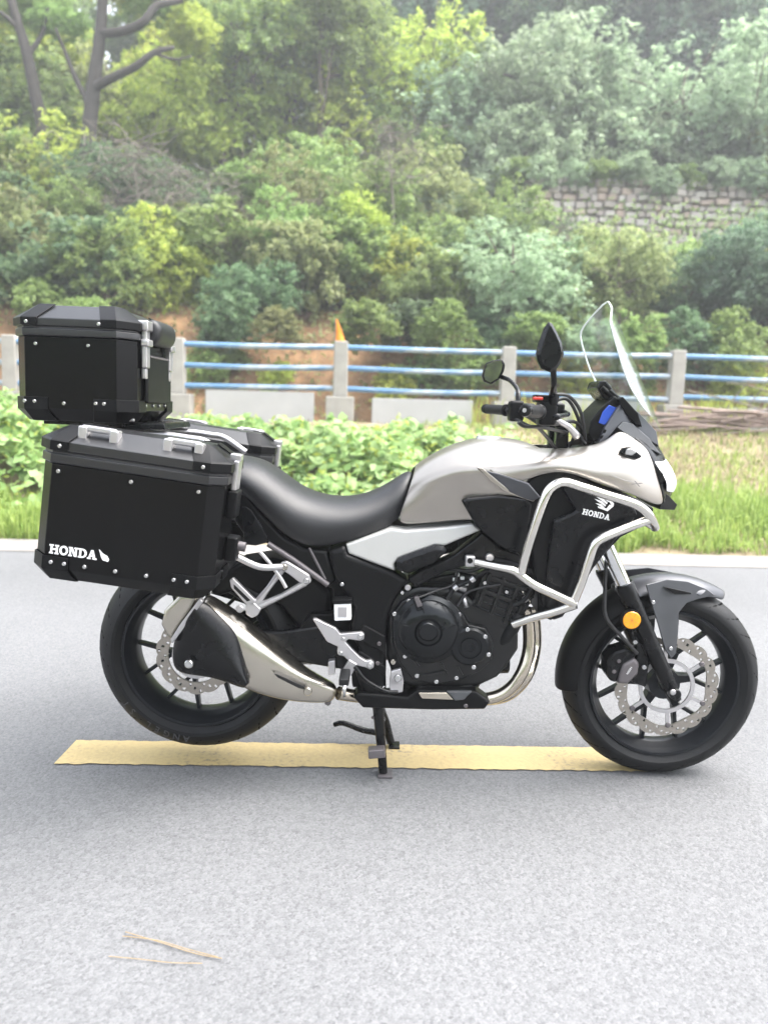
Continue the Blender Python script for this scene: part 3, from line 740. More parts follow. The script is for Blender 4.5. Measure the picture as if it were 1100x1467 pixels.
# knee cover, pale side panel, airbox cover
slab('knee_cover', [(661, 718), (669, 713), (714, 708.5), (755, 713), (763, 722), (758, 760), (752, 790), (737, 793), (716, 783), (682, 754)], .186, .10, 'black_satin', bike, bevel=.006, inset=.010, raise_=.005, mirror=True)
slab('tank_shroud', [(683, 671), (714, 678), (757, 692), (774, 712), (763, 718), (728, 706), (705, 690)], .196, .14, 'fender_grey', bike, bevel=.003, inset=.004, raise_=.002, mirror=True, lats=[.186, .192, .200, .200, .194, .190, .188])
slab('shroud_edge', [(683, 669.5), (690, 670), (730, 702), (766, 716), (764, 719), (727, 707), (703, 690)], .192, .15, 'silver_paint', bike, bevel=.002, mirror=True)
slab('side_panel', [(495, 779.5), (560, 757), (580, 760), (640, 755), (677, 750), (689, 759.5), (636, 782), (623, 781), (571, 800), (564.5, 808), (566, 818), (530, 805), (499, 793)], .152, .06, 'pale_silver', bike, bevel=.003, inset=.005, raise_=.004, mirror=True, lats=[.138, .140, .142, .150, .156, .158, .158, .156, .150, .150, .150, .146, .140])
slab('airbox_cover', [(568, 803), (577, 797), (622, 781), (636, 782), (640, 790), (622, 806), (585, 822), (568, 816)], .166, .08, 'black_satin', bike, bevel=.008, inset=.012, raise_=.008, mirror=True)
slab('frame_rail', [(583, 830), (600, 818), (650, 795), (692, 762), (716, 783), (745, 795), (752, 815), (730, 812), (690, 806), (640, 818), (596, 843)], .140, .085, 'black_satin', bike, bevel=.008, mirror=True)
slab('swingarm_cover', [(470, 789), (494, 781), (499, 794), (566, 819), (584, 832), (565, 860), (556, 885), (552, 930), (553, 1000), (520, 996), (508, 960), (515, 930), (500, 905), (508, 870), (480, 830)], .142, .07, 'black_plastic', bike, bevel=.006, inset=.012, raise_=.007, mirror=True)
slab('heel_plate', [(516, 900), (521, 895), (552, 912), (552, 938), (516, 918)], .155, .12, 'black_plastic', bike, bevel=.004)
slab('heel_plate', [(514, 932), (552, 955), (552, 968), (514, 944)], .153, .12, 'black_plastic', bike, bevel=.004)
for px, py in ((543, 922), (541, 950), (490, 837)): bolt(px, py, .158 if px > 500 else .150, .0062, bike, 'caliper_grey' if px > 500 else 'bolt_steel')
# seat
sympatch('seat', [
    [(322, 652, 0), (318, 662, .10), (318, 684, .135), (326, 700, .125)],
    [(345, 653, 0), (341, 662, .12), (343, 688, .158), (352, 708, .142)],
    [(377, 660, 0), (371, 669, .12), (370, 704, .163), (380, 741, .142)],
    [(404, 681, 0), (398, 690, .12), (397, 728, .166), (408, 768, .142)],
    [(431, 700, 0), (426, 711, .12), (427, 748, .166), (434, 783, .142)],
    [(464, 711, 0), (459, 724, .12), (461, 755, .161), (465, 785, .135)],
    [(499, 713, 0), (495, 727, .11), (496, 752, .150), (500, 777, .125)],
    [(534, 705, 0), (531, 718, .09), (530, 742, .130), (533, 767, .112)],
    [(564, 689, 0), (561, 699, .07), (556, 728, .112), (552, 760, .100)],
    [(585, 674, 0), (583, 680, .058), (576, 710, .096), (565, 748, .090)],
    [(592, 680, 0), (590, 684, .050), (582, 712, .088), (571, 746, .084)]], 'seat_vinyl', bike, solid=.012)
slab('tail_panel', [(338, 706), (352, 702), (380, 740), (408, 768), (436, 784), (470, 788), (482, 832), (470, 842), (436, 815), (386, 780), (352, 770), (335, 745)], .130, .02, 'black_plastic', bike, bevel=.008, inset=.014, raise_=.006, mirror=True)
slab('tail_trim', [(346, 727), (352, 725), (362, 733), (384, 771), (381, 778), (366, 782), (350, 780)], .146, .10, 'black_satin', bike, bevel=.003, mirror=True)
pipe('subframe_tube', [P(384, 779, .138), P(420, 802, .138), P(470, 838, .135)], .0085, 'caliper_grey', bike, sm=2, mirror=True)
pipe('subframe_tube', [P(443, 785, .138), P(466, 830, .136)], .004, 'caliper_grey', bike, sm=2, mirror=True)
slab('rear_hugger', [(296, 838), (340, 808), (390, 800), (440, 812), (476, 850), (470, 905), (430, 905), (395, 862), (345, 845), (305, 858)], .085, -.085, 'black_plastic', bike, bevel=.02)
slab('number_plate_hanger', [(148, 762), (165, 690), (240, 690), (300, 720), (250, 745), (190, 752)], .06, -.06, 'black_plastic', bike, bevel=.01)

# ---- cowl and headlight
patch('side_cowl', [
    [(700, 640, .115), (698, 652, .150), (694, 662, .178), (700, 678, .192)],
    [(735, 640, .105), (733, 654, .155), (732, 668, .190), (742, 696, .190)],
    [(770, 641, .090), (768, 652, .165), (765, 664, .205), (764, 683, .200)],
    [(808, 643, .100), (808, 652, .178), (806, 662, .212), (804, 672, .208)],
    [(848, 638, .120), (850, 655, .190), (851, 674, .212), (853, 692, .205)],
    [(872, 628, .128), (876, 650, .182), (880, 680, .202), (884, 702, .195)],
    [(887, 612, .122), (897, 640, .168), (906, 682, .186), (914, 714, .178)],
    [(908, 628, .120), (918, 655, .150), (930, 694, .160), (938, 725, .150)],
    [(927, 641, .105), (936, 664, .128), (945, 696, .132), (953, 724, .120)]], 'silver_paint', bike)
q0 = P(911, 693, .188)
nv, nf = text_geo('X', .026, .0006)
obj('model_letter', [q0 + Vector((q.x * .98 * 1.5 + q.y * .35, -q.z - .004 - q.y * .22, q.y * .55 - q.x * .40)) for q in nv], nf, 'decal_grey', bike, recalc=False)
pipe('model_stripe', [P(876, 681, .210), P(894, 688, .200), P(905, 690, .196)], .0008, 'decal_grey', bike, n=5, sm=3)
slab('inner_fairing', [(742, 706), (760, 686), (778, 672), (802, 668), (850, 690), (905, 710), (938, 728), (930, 750), (890, 770), (850, 812), (806, 868), (778, 872), (765, 820), (760, 760)], .188, .11, 'black_plastic', bike, bevel=.008, mirror=True)
fair = slab('side_fairing', [(803, 695), (815, 692), (860, 708), (907, 724.5), (913, 738), (886, 768), (850, 814), (806, 884), (792, 889), (781, 870), (781, 829), (786, 790), (793, 746), (824, 731)], .205, .16, 'black_satin', bike, bevel=.004, inset=.008, raise_=.005, mirror=True, lats=[.206, .208, .208, .200, .196, .196, .196, .190, .190, .192, .196, .202, .206, .208])
def fair_pt(a, b, h, x0, y0, x1, y1, asp):   # a word or mark laid on the fairing along the pixel line (x0,y0)-(x1,y1)
    p0, p1 = P(x0, y0, .2145), P(x1, y1, .2145); u = p1 - p0; n = Vector((-u.z, 0, u.x)) * asp
    return p0 + u * a + n * b - Y * (h + .0006) + X * 0
plates('lettering', honda_word(), lambda a, b, h: fair_pt(a, b, h, 833, 736.5, 872, 745.5, 1.25), 'decal_white', fair)
plates('wing_mark', wing('open'), lambda a, b, h: fair_pt(a, b, h, 842, 728, 876, 735, .95), 'decal_white', fair)
sympatch('headlight_shell', [
    [(905, 600, 0), (902, 606, .05), (893, 612, .10), (905, 626, .115)],
    [(935, 622, 0), (932, 628, .055), (925, 636, .105), (927, 644, .11)],
    [(958, 660, 0), (952, 662, .06), (940, 668, .115), (938, 672, .118)],
    [(968, 690, 0), (962, 692, .05), (950, 698, .11), (947, 702, .115)],
    [(962, 712, 0), (957, 714, .045), (951, 720, .10), (950, 724, .11)]], 'black_satin', bike, sub=2)
sympatch('headlight_lens', [
    [(944, 640, 0), (936, 643, .055), (927, 646, .108)],
    [(962, 664, 0), (955, 666, .06), (943, 672, .120)],
    [(975, 690, 0), (968, 691, .055), (957, 693, .116)],
    [(966, 706, 0), (962, 706, .045), (951, 705, .112)]], 'lens_white', bike, sub=2, solid=.004)
slab('headlight_surround', [(926, 652), (950, 679), (952, 688), (945, 697), (938, 684)], .127, .09, 'black_satin', bike, bevel=.002, mirror=True, lats=[.122, .131, .130, .130, .130])
slab('front_beak', [(950, 704), (958, 710), (970, 723), (966, 731), (944, 730)], .11, -.11, 'black_plastic', bike, bevel=.003, lats=[.105, .09, .05, .05, .11])
ts = slab('turn_signal', [(887, 648), (893, 641), (903, 640), (913, 648), (920, 654), (914, 658), (900, 655)], .196, .14, 'black_satin', bike, bevel=.004, mirror=True, lats=[.186, .186, .184, .176, .168, .172, .182])
slab('lens', [(898, 643), (904, 642), (912, 648), (905, 653), (895, 651)], .197, .18, 'indicator_clear', ts, bevel=.004, lats=[.191, .191, .186, .189, .192])
slab('cowl_top', [(884, 613), (891, 604), (906, 607), (930, 628), (942, 646), (948, 652), (926, 641), (905, 628)], .118, .02, 'grey_plastic', bike, bevel=.003, mirror=True, lats=[.120, .112, .105, .095, .085, .08, .105, .118])
slab('screen_mount', [(856, 636), (866, 612), (884, 584), (893, 577), (914, 590), (940, 618), (944, 640), (926, 630), (905, 610), (890, 606), (878, 620), (866, 634)], .098, .02, 'fender_grey', bike, bevel=.004, mirror=True, lats=[.10, .10, .10, .098, .085, .05, .05, .07, .098, .11, .11, .11])
slab('screen_bracket', [(885, 572), (892, 568), (914, 592), (920, 612), (910, 608), (894, 590)], .104, .06, 'black_plastic', bike, bevel=.003, mirror=True)

# windscreen: rows run down the sheet, bowed forward
rows = [((869, 433), (862, 438), -.035), ((874, 447), (846, 455), -.110), ((880, 460), (832, 475), -.160), ((890, 482), (833, 492), -.170), ((900, 508), (839, 513), -.170), ((912, 535), (847, 535), -.165), ((924, 565), (858, 556), -.155), ((935, 592), (870, 572), -.145), ((944, 616), (888, 588), -.120)]
sv, NCOL = [], 17
for (cx_, cy_), (ex, ey), le in rows:
    c0, e0 = P(cx_, cy_, 0), P(ex, ey, le)
    for j in range(NCOL):
        t = -1 + 2 * j / (NCOL - 1); k = abs(t) ** 1.8
        sv.append(Vector((c0.x + (e0.x - c0.x) * k, le * t, c0.z + (e0.z - c0.z) * k)))
scr = obj('windscreen', sv, grid_faces(len(rows), NCOL), 'clear_screen', bike, sub=1, smooth=True)
rim_pts = [sv[r * NCOL] for r in range(len(rows) - 1, -1, -1)] + [sv[j] for j in range(1, NCOL)] + [sv[r * NCOL + NCOL - 1] for r in range(1, len(rows))]
v, f = tube(spline(rim_pts, 3), .0028, 6); obj('edge', v, f, 'screen_edge', scr, smooth=True)
for px, py, la in ((861, 555, .06), (872, 560, .06)):
    v, f = tube([P(px, py, la), P(px + 16, py + 14, la)], .008, 10); obj('screen_stud', v, f, 'black_plastic', scr, smooth=True, sharp=40)
# dash
dash = slab('instrument_panel', [(842, 622), (846, 604), (856, 590), (880, 566), (892, 577), (884, 600), (862, 628), (850, 634)], .085, -.085, 'black_plastic', bike, bevel=.006)
slab('display', [(857, 606), (863, 590), (872, 580), (885, 585), (878, 597), (866, 609)], .088, .07, 'lcd_blue', dash, bevel=.002)
slab('hood', [(855, 556), (859, 546), (868, 544), (882, 562), (888, 573), (878, 578), (864, 570)], .062, -.062, 'black_satin', dash, bevel=.006)
for i, (px, py) in enumerate(((866, 618), (871, 624), (862, 626), (868, 631))): bolt(px, py, .099, .006, dash, 'black_satin', 'knob')

# ---- handlebar
def bar_pts(s): return [Vector((q.x, q.y * s, q.z)) for q in (P(753, 588, .385), P(772, 590, .28), P(786, 592, .21), P(803, 612, .11), P(806, 618, .05))]
for s in (1, -1):
    bp_ = bar_pts(s)
    v, f = tube(spline(bp_ + [Vector((bp_[-1].x, 0, bp_[-1].z))], 6), .0115, 14); hb = obj('handlebar', v, f, 'black_satin', bike, smooth=True)
    g0, g1 = bp_[0], bp_[1]; gd = (g1 - g0)
    v, f = tube([g0 + gd * k for k in (0, .02, .06, .09, .14, .9, .95, 1.0)], [.013, .016, .017, .0155, .0165, .0165, .020, .020], 18); obj('grip', v, f, 'rubber', hb, smooth=True, sharp=30)
    v, f = tube([g0 - gd * .10, g0 - gd * .08, g0 + gd * .005], [.011, .015, .0165], 20); be = obj('bar_end', v, f, 'black_satin', hb, smooth=True, sharp=30)
    if s == 1:
        v, f = tube([g0 - gd * .104, g0 - gd * .09], .0055, 10); obj('end_screw', v, f, 'aluminium', be, smooth=True, sharp=30)
    c_ = (bp_[1] + bp_[2]) / 2
    v, f = box_geo(c_ + Vector((.006, 0, 0)), X * .024, Y * .030, Z * .034); obj('switch_housing', v, f, 'black_plastic', hb, bevel=.010)
    c2 = bp_[2] + Vector((.018, 0, .012))
    v, f = box_geo(c2, X * .020, Y * .022, Z * .016); obj('lever_perch', v, f, 'black_satin', hb, bevel=.006)
    # lever
    lv = [bp_[2] + Vector((.035, 0, .004)), bp_[1] + Vector((.075, 0, -.004)), bp_[0] + Vector((.072, 0, -.014)) + gd * .08]
    v, f = tube(spline(lv, 6), [.009, .0065, .006, .0085], 10); obj('lever', v, f, 'black_satin' if s == 1 else 'aluminium', hb, smooth=True)
v, f = box_geo(P(776, 571, .25), X * .022, Y * .025, Z * .010); obj('kill_switch', v, f, 'black_plastic', bike, bevel=.004)
v, f = box_geo(P(770, 571, .27), X * .012, Y * .010, Z * .004); obj('switch_button', v, f, 'red_switch', bike, bevel=.002)
v, f = tube([P(789, 574, .20) - Z * .005, P(789, 566, .20)], [.020, .022], 18); obj('brake_reservoir', v, f, 'black_plastic', bike, smooth=True, sharp=40)
for s in (1, -1):
    v, f = box_geo(Vector((P(806, 622, .05).x - .004, -.05 * s, P(806, 632, .05).z)), X * .018, Y * .016, Z * .045); obj('bar_riser', v, f, 'black_satin', bike, bevel=.005)
v, f = tube(spline([P(786, 592, .19), P(800, 603, .17), P(815, 612, .15), P(826, 625, .13)], 4), [.006, .008, .009, .012], 8); obj('bar_brace', v, f, 'aluminium', bike, smooth=True)
for i, pts in enumerate(([(792, 565, .22), (815, 568, .17), (832, 592, .13), (838, 630, .10)], [(788, 577, .20), (812, 572, .15), (828, 600, .10), (836, 632, .06)], [(772, 604, .24), (795, 608, .18), (822, 604, .12), (838, 622, .08)],
                         [(738, 600, -.22), (765, 612, -.17), (800, 608, -.10), (830, 620, -.04)], [(742, 605, .27), (752, 611, .26), (775, 612, .22), (812, 620, .12)], [(815, 640, .08), (826, 622, .10), (838, 636, .10)], [(770, 612, .22), (782, 625, .16), (800, 648, .09)])):
    pipe('control_cable', [P(*q) for q in pts], .0050, 'cable', bike, n=8)
# mirrors
mo = [(786, 461), (791, 464), (798, 477), (804, 490), (807.5, 507), (803, 520), (797, 529), (788, 533), (775, 528), (769, 516), (768, 507), (772, 490), (779, 470)]
LM = .375
mv, mf = slab_geo(mo, LM, LM - .012, inset=.014, raise_=.018)
md = slab('mirror', mo, LM, LM - .012, 'black_satin', bike, bevel=.007, seg=3, inset=.008, raise_=.012); md['label'] = 'black backed mirror on the throttle side'
pipe('stem', [P(792, 528, LM - .03), P(793, 548, .33), P(792, 562, .29), P(792, 580, .255)], [.008, .007, .008, .010], 'black_satin', md)
v, f = tube([P(792, 562, .29), P(792, 584, .255)], [.011, .013], 14); obj('stem_nut', v, f, 'black_satin', md, smooth=True, sharp=40)
# the far mirror shows its glass
fm = [(696, 520), (706, 516), (719, 514), (724, 522), (722, 532), (716, 543), (703, 551), (692, 546), (691, 538)]
fmo = slab('mirror', fm, -LM + .02, -LM - .02, 'black_satin', bike, bevel=.006, inset=0); fmo['label'] = 'mirror on the clutch side, its glass turned rearward'
g = [P(x, y, -LM + .022) for x, y in [(697, 522), (706, 518), (717, 517), (719, 523), (717, 532), (712, 542), (702, 548), (694, 544), (693, 538)]]
g = [q + Vector((0, -.004 + (q.x - g[0].x) * -.12, 0)) for q in g]
obj('glass', g + [q + Y * .004 for q in g], [tuple(range(9)), tuple(range(9, 18))] + [(i, (i + 1) % 9, 9 + (i + 1) % 9, 9 + i) for i in range(9)], 'mirror_glass', fmo)
pipe('stem', [P(718, 540, -LM), P(730, 545, -.34), P(740, 556, -.30), P(742, 566, -.27), P(741, 590, -.25)], [.008, .007, .008, .010], 'black_satin', fmo)

# ---- engine guard of stainless tube
TR = .0125
def gp(L): return [P(*q) for q in L]
for s in (1, -1):
    k = MB()
    eg = None
    segs = [[(682, 806, .185), (712, 812, .225), (735, 817, .255), (748, 826, .262), (765, 838, .265), (795, 852, .262), (823, 865, .25)],
            [(746, 822, .262), (754, 790, .272), (766, 752, .278), (778, 718, .28), (788, 700, .278), (806, 691, .272), (830, 697, .268), (870, 710, .262), (908, 722, .25), (926, 734, .24), (934, 746, .225), (938, 756, .20)],
            [(931, 744, .225), (908, 752, .24), (880, 763, .25), (860, 772, .255), (850, 782, .257), (842, 805, .257), (832, 835, .254), (821, 862, .25)],
            [(824, 866, .25), (795, 876, .225), (765, 884, .195), (735, 894, .165)]]
    for i, L in enumerate(segs):
        pts = gp(L)
        if s < 0: pts = flipy(pts)
        v, f = tube(spline(pts, 5), TR, 16)
        if i == 0: eg = obj('engine_guard', v, f, 'stainless', bike, smooth=True, sharp=60)
        else: obj('guard_tube', v, f, 'stainless', eg, smooth=True, sharp=60)
    v, f = box_geo(P(673, 803.5, .178), X * .014, Y * .012, Z * .016)
    obj('mount_lug', v if s > 0 else flipy(v), f, 'aluminium', eg, bevel=.005)
    v, f = disc(P(673, 803.5, .19), .008, .185, .1915, 16); obj('mount_bolt', v if s > 0 else flipy(v), f, 'black_satin', eg)
    v, f = tube([P(938, 756, .20), P(905, 738, .16)], TR * .8, 12); obj('cross_stub', v if s > 0 else flipy(v), f, 'stainless', eg, smooth=True)
bolt(701, 798, .150, .0125, bike, 'aluminium')

slab('frame_plate', [(432, 815), (470, 790), (510, 800), (520, 870), (520, 985), (505, 985), (500, 935), (470, 905), (425, 905), (445, 880), (478, 880), (478, 845)], .112, .06, 'black_plastic', bike, bevel=.004, mirror=True)
# ---- engine
ENG_L = .150
eng = slab('engine', [(552, 868), (568, 848), (600, 838), (640, 840), (668, 850), (700, 880), (742, 905), (742, 930), (725, 955), (712, 970), (680, 985), (600, 990), (565, 975), (553, 940)], .120, -.12, 'engine_black', bike, bevel=.014, inset=.012, raise_=.008)
def edisc(name, px, py, r, l0, l1, m, ch=.25, n=40):
    v, f = disc(P(px, py, l1), r, l0, l1, n, ch); return obj(name, v, f, m, eng, smooth=True, sharp=35)
slab('case_flange', [(562, 880), (575, 862), (590, 855), (618, 851), (645, 860), (664, 880), (672, 895), (696, 900), (707, 922), (704, 948), (688, 962), (660, 975), (625, 982), (590, 974), (572, 950), (562, 920)], .148, .10, 'engine_black', eng, bevel=.006)
c0 = P(613, 903, .165)
v, f = lathe([(.101, .140), (.101, .158), (.094, .163), (.090, .166), (.086, .166), (.076, .178), (.055, .188), (.040, .190), (.037, .186), (.034, .190), (.015, .192), (.001, .192)], (c0.x, 0, c0.z), 64, closed=False)
cc = obj('clutch_cover', v, f, 'engine_cover', eng, smooth=True, sharp=25)
for a in (15, 105, 165, 285):
    e = Vector((math.cos(math.radians(a)), 0, math.sin(math.radians(a)))); n = Vector((-e.z, 0, e.x))
    v, f = box_geo(Vector((c0.x, -.183, c0.z)) + e * .062, e * .016, Y * .004, n * .0022); obj('rib', v, f, 'engine_cover', cc, bevel=.001)
slab('cable_bracket', [(591, 858), (600, 856), (609, 880), (611, 893), (599, 895), (596, 875)], .182, .15, 'engine_cover', eng, bevel=.004)
slab('cable_arm', [(593, 857), (599, 855), (605, 868), (598, 871)], .188, .17, 'caliper_grey', eng, bevel=.002)
c1 = P(673, 927, .165)
v, f = lathe([(.056, .135), (.056, .160), (.050, .166), (.034, .168), (.032, .164), (.028, .164), (.026, .170), (.014, .170), (.012, .165), (.001, .165)], (c1.x, 0, c1.z), 48, closed=False)
obj('pulser_cover', v, f, 'engine_cover', eng, smooth=True, sharp=25)
for zx, zy in ((137, 327), (250, 224), (417, 197), (548, 236), (645, 332), (143, 496), (220, 660), (314, 814), (466, 860), (625, 830), (712, 449), (851, 505), (877, 647), (760, 746)):
    l = .164 if zx > 700 else .149
    bolt(540 + .1818 * zx, 820 + .1818 * zy, l, .0072, eng)
bolt(584, 841.5, .146, .0095, eng, 'aluminium'); bolt(576, 849, .144, .006, eng); bolt(563, 948, .146, .009, eng, 'titanium')
slab('stay_plate', [(560, 962), (574, 958), (578, 976), (577, 992), (559, 994), (558, 976)], .160, .145, 'aluminium', eng, bevel=.003); bolt(570, 971, .162, .0115, eng)
# cylinder bank leaning forward
cyl = slab('cylinder', [(672, 872), (690, 826), (705, 806), (738, 812), (766, 822), (768, 850), (752, 880), (735, 905), (700, 900)], .128, -.13, 'engine_black', eng, bevel=.010)
for (a, b2) in (((684, 868), (702, 822)), ((703, 880), (722, 828)), ((722, 892), (742, 838)), ((735, 898), (757, 842)), ((690, 846), (752, 868)), ((698, 826), (762, 848))):
    pa, pb = P(*a, .132), P(*b2, .132); d = (pb - pa); n = Vector((-d.z, 0, d.x)).normalized()
    v, f = box_geo((pa + pb) / 2, d / 2, Y * .007, n * .0055); obj('rib', v, f, 'engine_black', cyl, bevel=.002)
bolt(694, 835, .136, .006, eng); bolt(725.5, 848, .136, .006, eng)
slab('head_cover', [(700, 806), (720, 780), (765, 790), (790, 815), (784, 850), (766, 862), (768, 824), (740, 812)], .118, -.12, 'engine_black', eng, bevel=.010)
slab('throttle_body', [(600, 850), (615, 828), (660, 820), (690, 826), (676, 858), (650, 848)], .075, -.08, 'engine_black', eng, bevel=.008)
slab('injector_bracket', [(641, 842), (650, 840), (669, 842), (667, 852), (660, 858), (652, 850)], .10, .08, 'aluminium', eng, bevel=.003)
pipe('clutch_cable', [P(600, 856, .17), P(626, 846, .15), P(648, 838, .13), P(655, 822, .12), P(660, 805, .11)], .0035, 'cable', eng, n=8)
v, f = tube([P(690, 948, .06), P(700, 948, .06), P(726, 947, .06), P(728, 947, .06)], [.034, .036, .036, .032], 28); obj('oil_filter', v, f, 'black_satin', eng, smooth=True, sharp=40)
v, f = tube([P(708, 930, .10), P(735, 900, .13), P(745, 880, .13)], .018, 14); obj('coolant_hose', v, f, 'rubber', eng, smooth=True)
slab('radiator', [(770, 770), (800, 772), (806, 868), (790, 890), (770, 880)], .16, -.16, 'black_plastic', bike, bevel=.006)
pipe('wiring', [P(575, 838, .11), P(600, 826, .12), P(640, 815, .12), P(672, 818, .12), P(690, 812, .12)], .006, 'cable', eng, n=8)
pipe('wiring', [P(655, 868, .14), P(668, 850, .135), P(690, 842, .137), P(716, 838, .138)], .004, 'cable', eng, n=8)
pipe('breather_hose', [P(690, 800, .13), P(730, 806, .14), P(765, 822, .15), P(775, 850, .15)], .010, 'rubber', eng, n=10)
for a_, b_2 in (((640, 962), (600, 968)), ((655, 955), (662, 968)), ((585, 935), (600, 955)), ((632, 950), (640, 966))):
    pa, pb_ = P(*a_, .151), P(*b_2, .151); d = pb_ - pa; n = Vector((-d.z, 0, d.x)).normalized()
    v, f = box_geo((pa + pb_) / 2, d / 2, Y * .004, n * .003); obj('rib', v, f, 'engine_black', eng, bevel=.001)
for px, py in ((655, 823), (662, 828), (651, 830), (668, 836)):
    v, f = box_geo(P(px, py, .10), X * .006, Y * .006, Z * .005); obj('connector', v, f, 'label_white', eng, bevel=.002)
for px, py in ((748, 846), (757, 858), (762, 838)):
    v, f = tube([P(px, py, .135), P(px + 3, py + 7, .135)], .0035, 8); obj('stud', v, f, 'titanium', eng, smooth=True)
v, f = tube([P(664, 856, .13), P(668, 870, .13)], .007, 8); obj('spring_clip', v, f, 'aluminium', eng, smooth=True)
bolt(613, 903, .1925, .030, eng, 'engine_cover', 'cover_badge')
for k in range(5):                                # cooling fins between barrel and head
    t = k / 4; a_, b_2 = (676 + 18 * t, 866 - 34 * t), (742 + 22 * t, 892 - 36 * t); pa, pb_ = P(*a_, .131), P(*b_2, .131); d = pb_ - pa; n = Vector((-d.z, 0, d.x)).normalized()
    v, f = box_geo((pa + pb_) / 2, d / 2, Y * .005, n * .0022); obj('cooling_fin', v, f, 'engine_cover', cyl, bevel=.001)
for pts in ([(640, 858, .14), (652, 842, .135), (676, 830, .13), (700, 815, .13)], [(735, 868, .15), (752, 858, .15), (764, 838, .15), (770, 815, .15)], [(600, 985, .135), (640, 988, .13), (676, 982, .12)]):
    pipe('coolant_line', [P(*q) for q in pts], .0065, 'rubber', eng, n=10)
for px, py in ((652, 842), (752, 858), (764, 838), (676, 830)):
    v, f = tube([P(px - 2, py + 2, .142), P(px + 3, py - 2, .142)], .009, 12); obj('hose_clamp', v, f, 'aluminium', eng, smooth=True, sharp=40)
slab('lower_crankcase', [(560, 975), (690, 978), (680, 1000), (560, 1004)], .09, -.10, 'engine_black', eng, bevel=.01)

# ---- exhaust
for la0, la1, dx in ((.075, .10, 0), (-.03, .035, 9)):
    pipe('exhaust_header', [P(752 + dx, 872, la0), P(757 + dx, 895, la0), P(757 + dx, 930, la0 + .01), P(748 + dx, 962, la1), P(732 + dx, 985, la1), P(708 + dx, 999, la1), P(670, 1003, la1), P(600, 1003, la1)], .0190, 'hot_steel', bike, n=18)
pipe('exhaust_pipe', [P(610, 1002, .09), P(560, 1001, .10), P(515, 998, .12), P(485, 993, .15)], [.022, .020, .018, .020], 'hot_steel', bike, n=18)
bp = slab('belly_guard', [(505, 998), (513, 992), (560, 996), (584, 998), (597, 988), (640, 989), (682, 990), (702, 1005), (694, 1016), (620, 1017), (520, 1014)], .160, .10, 'black_plastic', bike, bevel=.004, inset=.006, raise_=.004)
slab('belly_guard_slot', [(599, 992.5), (640, 992.5), (650, 1003), (604, 1001)], .168, .155, 'hot_steel', bp, bevel=.002)
slab('belly_guard_lip', [(640, 991), (676, 991), (664, 1003), (652, 1004)], .170, .155, 'grey_plastic', bp, bevel=.002)
bolt(667, 1011, .165, .006, bp, 'caliper_grey')
# muffler: lofted can with rounded polygon sections along its axis
def loft(name, secs, m, parent, sub=1, **k):
    n = len(secs[0]); v = [q for s in secs for q in s]; f = [(i * n + j, i * n + (j + 1) % n, (i + 1) * n + (j + 1) % n, (i + 1) * n + j) for i in range(len(secs) - 1) for j in range(n)]
    f.append(tuple(range(n))); f.append(tuple((len(secs) - 1) * n + j for j in range(n)))
    return obj(name, v, f, m, parent, sub=sub, **k)
def sec(top, bot, lo, hi, k=.55):                  # ring through the top and bottom pixels (at mid depth), swelling from lateral lo to hi
    md_ = (lo + hi) / 2; a, b = P(*top, md_), P(*bot, md_); c_ = (a + b) / 2; d = (a - b) / 2; h = (hi - lo) / 2; out = []
    for t in range(12):
        w = 2 * math.pi * t / 12; cs, sn = math.cos(w), math.sin(w)
        cs = math.copysign(abs(cs) ** k, cs); sn = math.copysign(abs(sn) ** k, sn)
        out.append(c_ + d * cs - Y * (h * sn))
    return out
muf = loft('muffler', [sec((487, 983), (480, 1004), .115, .165), sec((462, 972), (456, 1005), .110, .180), sec((430, 953), (420, 1002), .105, .205), sec((395, 922), (384, 994), .105, .235), sec((365, 898), (356, 984), .105, .245), sec((330, 871), (335, 972), .105, .25), sec((300, 853), (300, 960), .105, .25), sec((290, 850), (285, 945), .107, .248)], 'titanium', bike, sub=2)
muf['label'] = 'stubby titanium coloured silencer with a black heat shield'
up_ = [(286, 860), (298, 863), (318, 884), (339, 905), (347, 932), (359, 979)]; lo_ = [(265, 892), (249, 917), (247, 942), (250, 967), (302, 967), (351, 987)]
hs_v = []
for a_, b_2 in zip(up_, lo_):
    for k in range(9):
        t = k / 8; hs_v.append(P(a_[0] + (b_2[0] - a_[0]) * t, a_[1] + (b_2[1] - a_[1]) * t, .222 + .052 * math.sin(math.pi * (.04 + .92 * t)) ** .55))
obj('heat_shield', hs_v, grid_faces(6, 9), 'black_satin', muf, sub=2, solid=.008)
slab('end_cap', [(231, 894), (236, 874), (258, 852), (284, 852), (276, 872), (252, 906), (246, 917), (238, 908)], .240, .12, 'titanium', muf, bevel=.010, inset=.008, raise_=.006)
slab('end_trim', [(286, 858), (291, 862), (262, 902), (247, 922), (244, 917), (258, 895)], .272, .25, 'aluminium', muf, bevel=.002)
slab('muffler_slot', [(392, 965), (397, 966), (436, 984), (437, 988), (428, 986), (398, 971)], .232, .20, 'engine_black', muf, bevel=.001, lats=[.245, .244, .226, .226, .23, .244])
bolt(441, 990, .214, .0125, muf, 'titanium'); bolt(271, 951, .283, .0125, muf, 'bolt_steel')
slab('tip_clamp', [(466, 1000), (474, 1000), (474, 1009), (470, 1012), (465, 1009)], .15, .13, 'caliper_grey', muf, bevel=.002)
v, f = tube([P(484, 983, .14), P(474, 1005, .14)], .026, 16); 
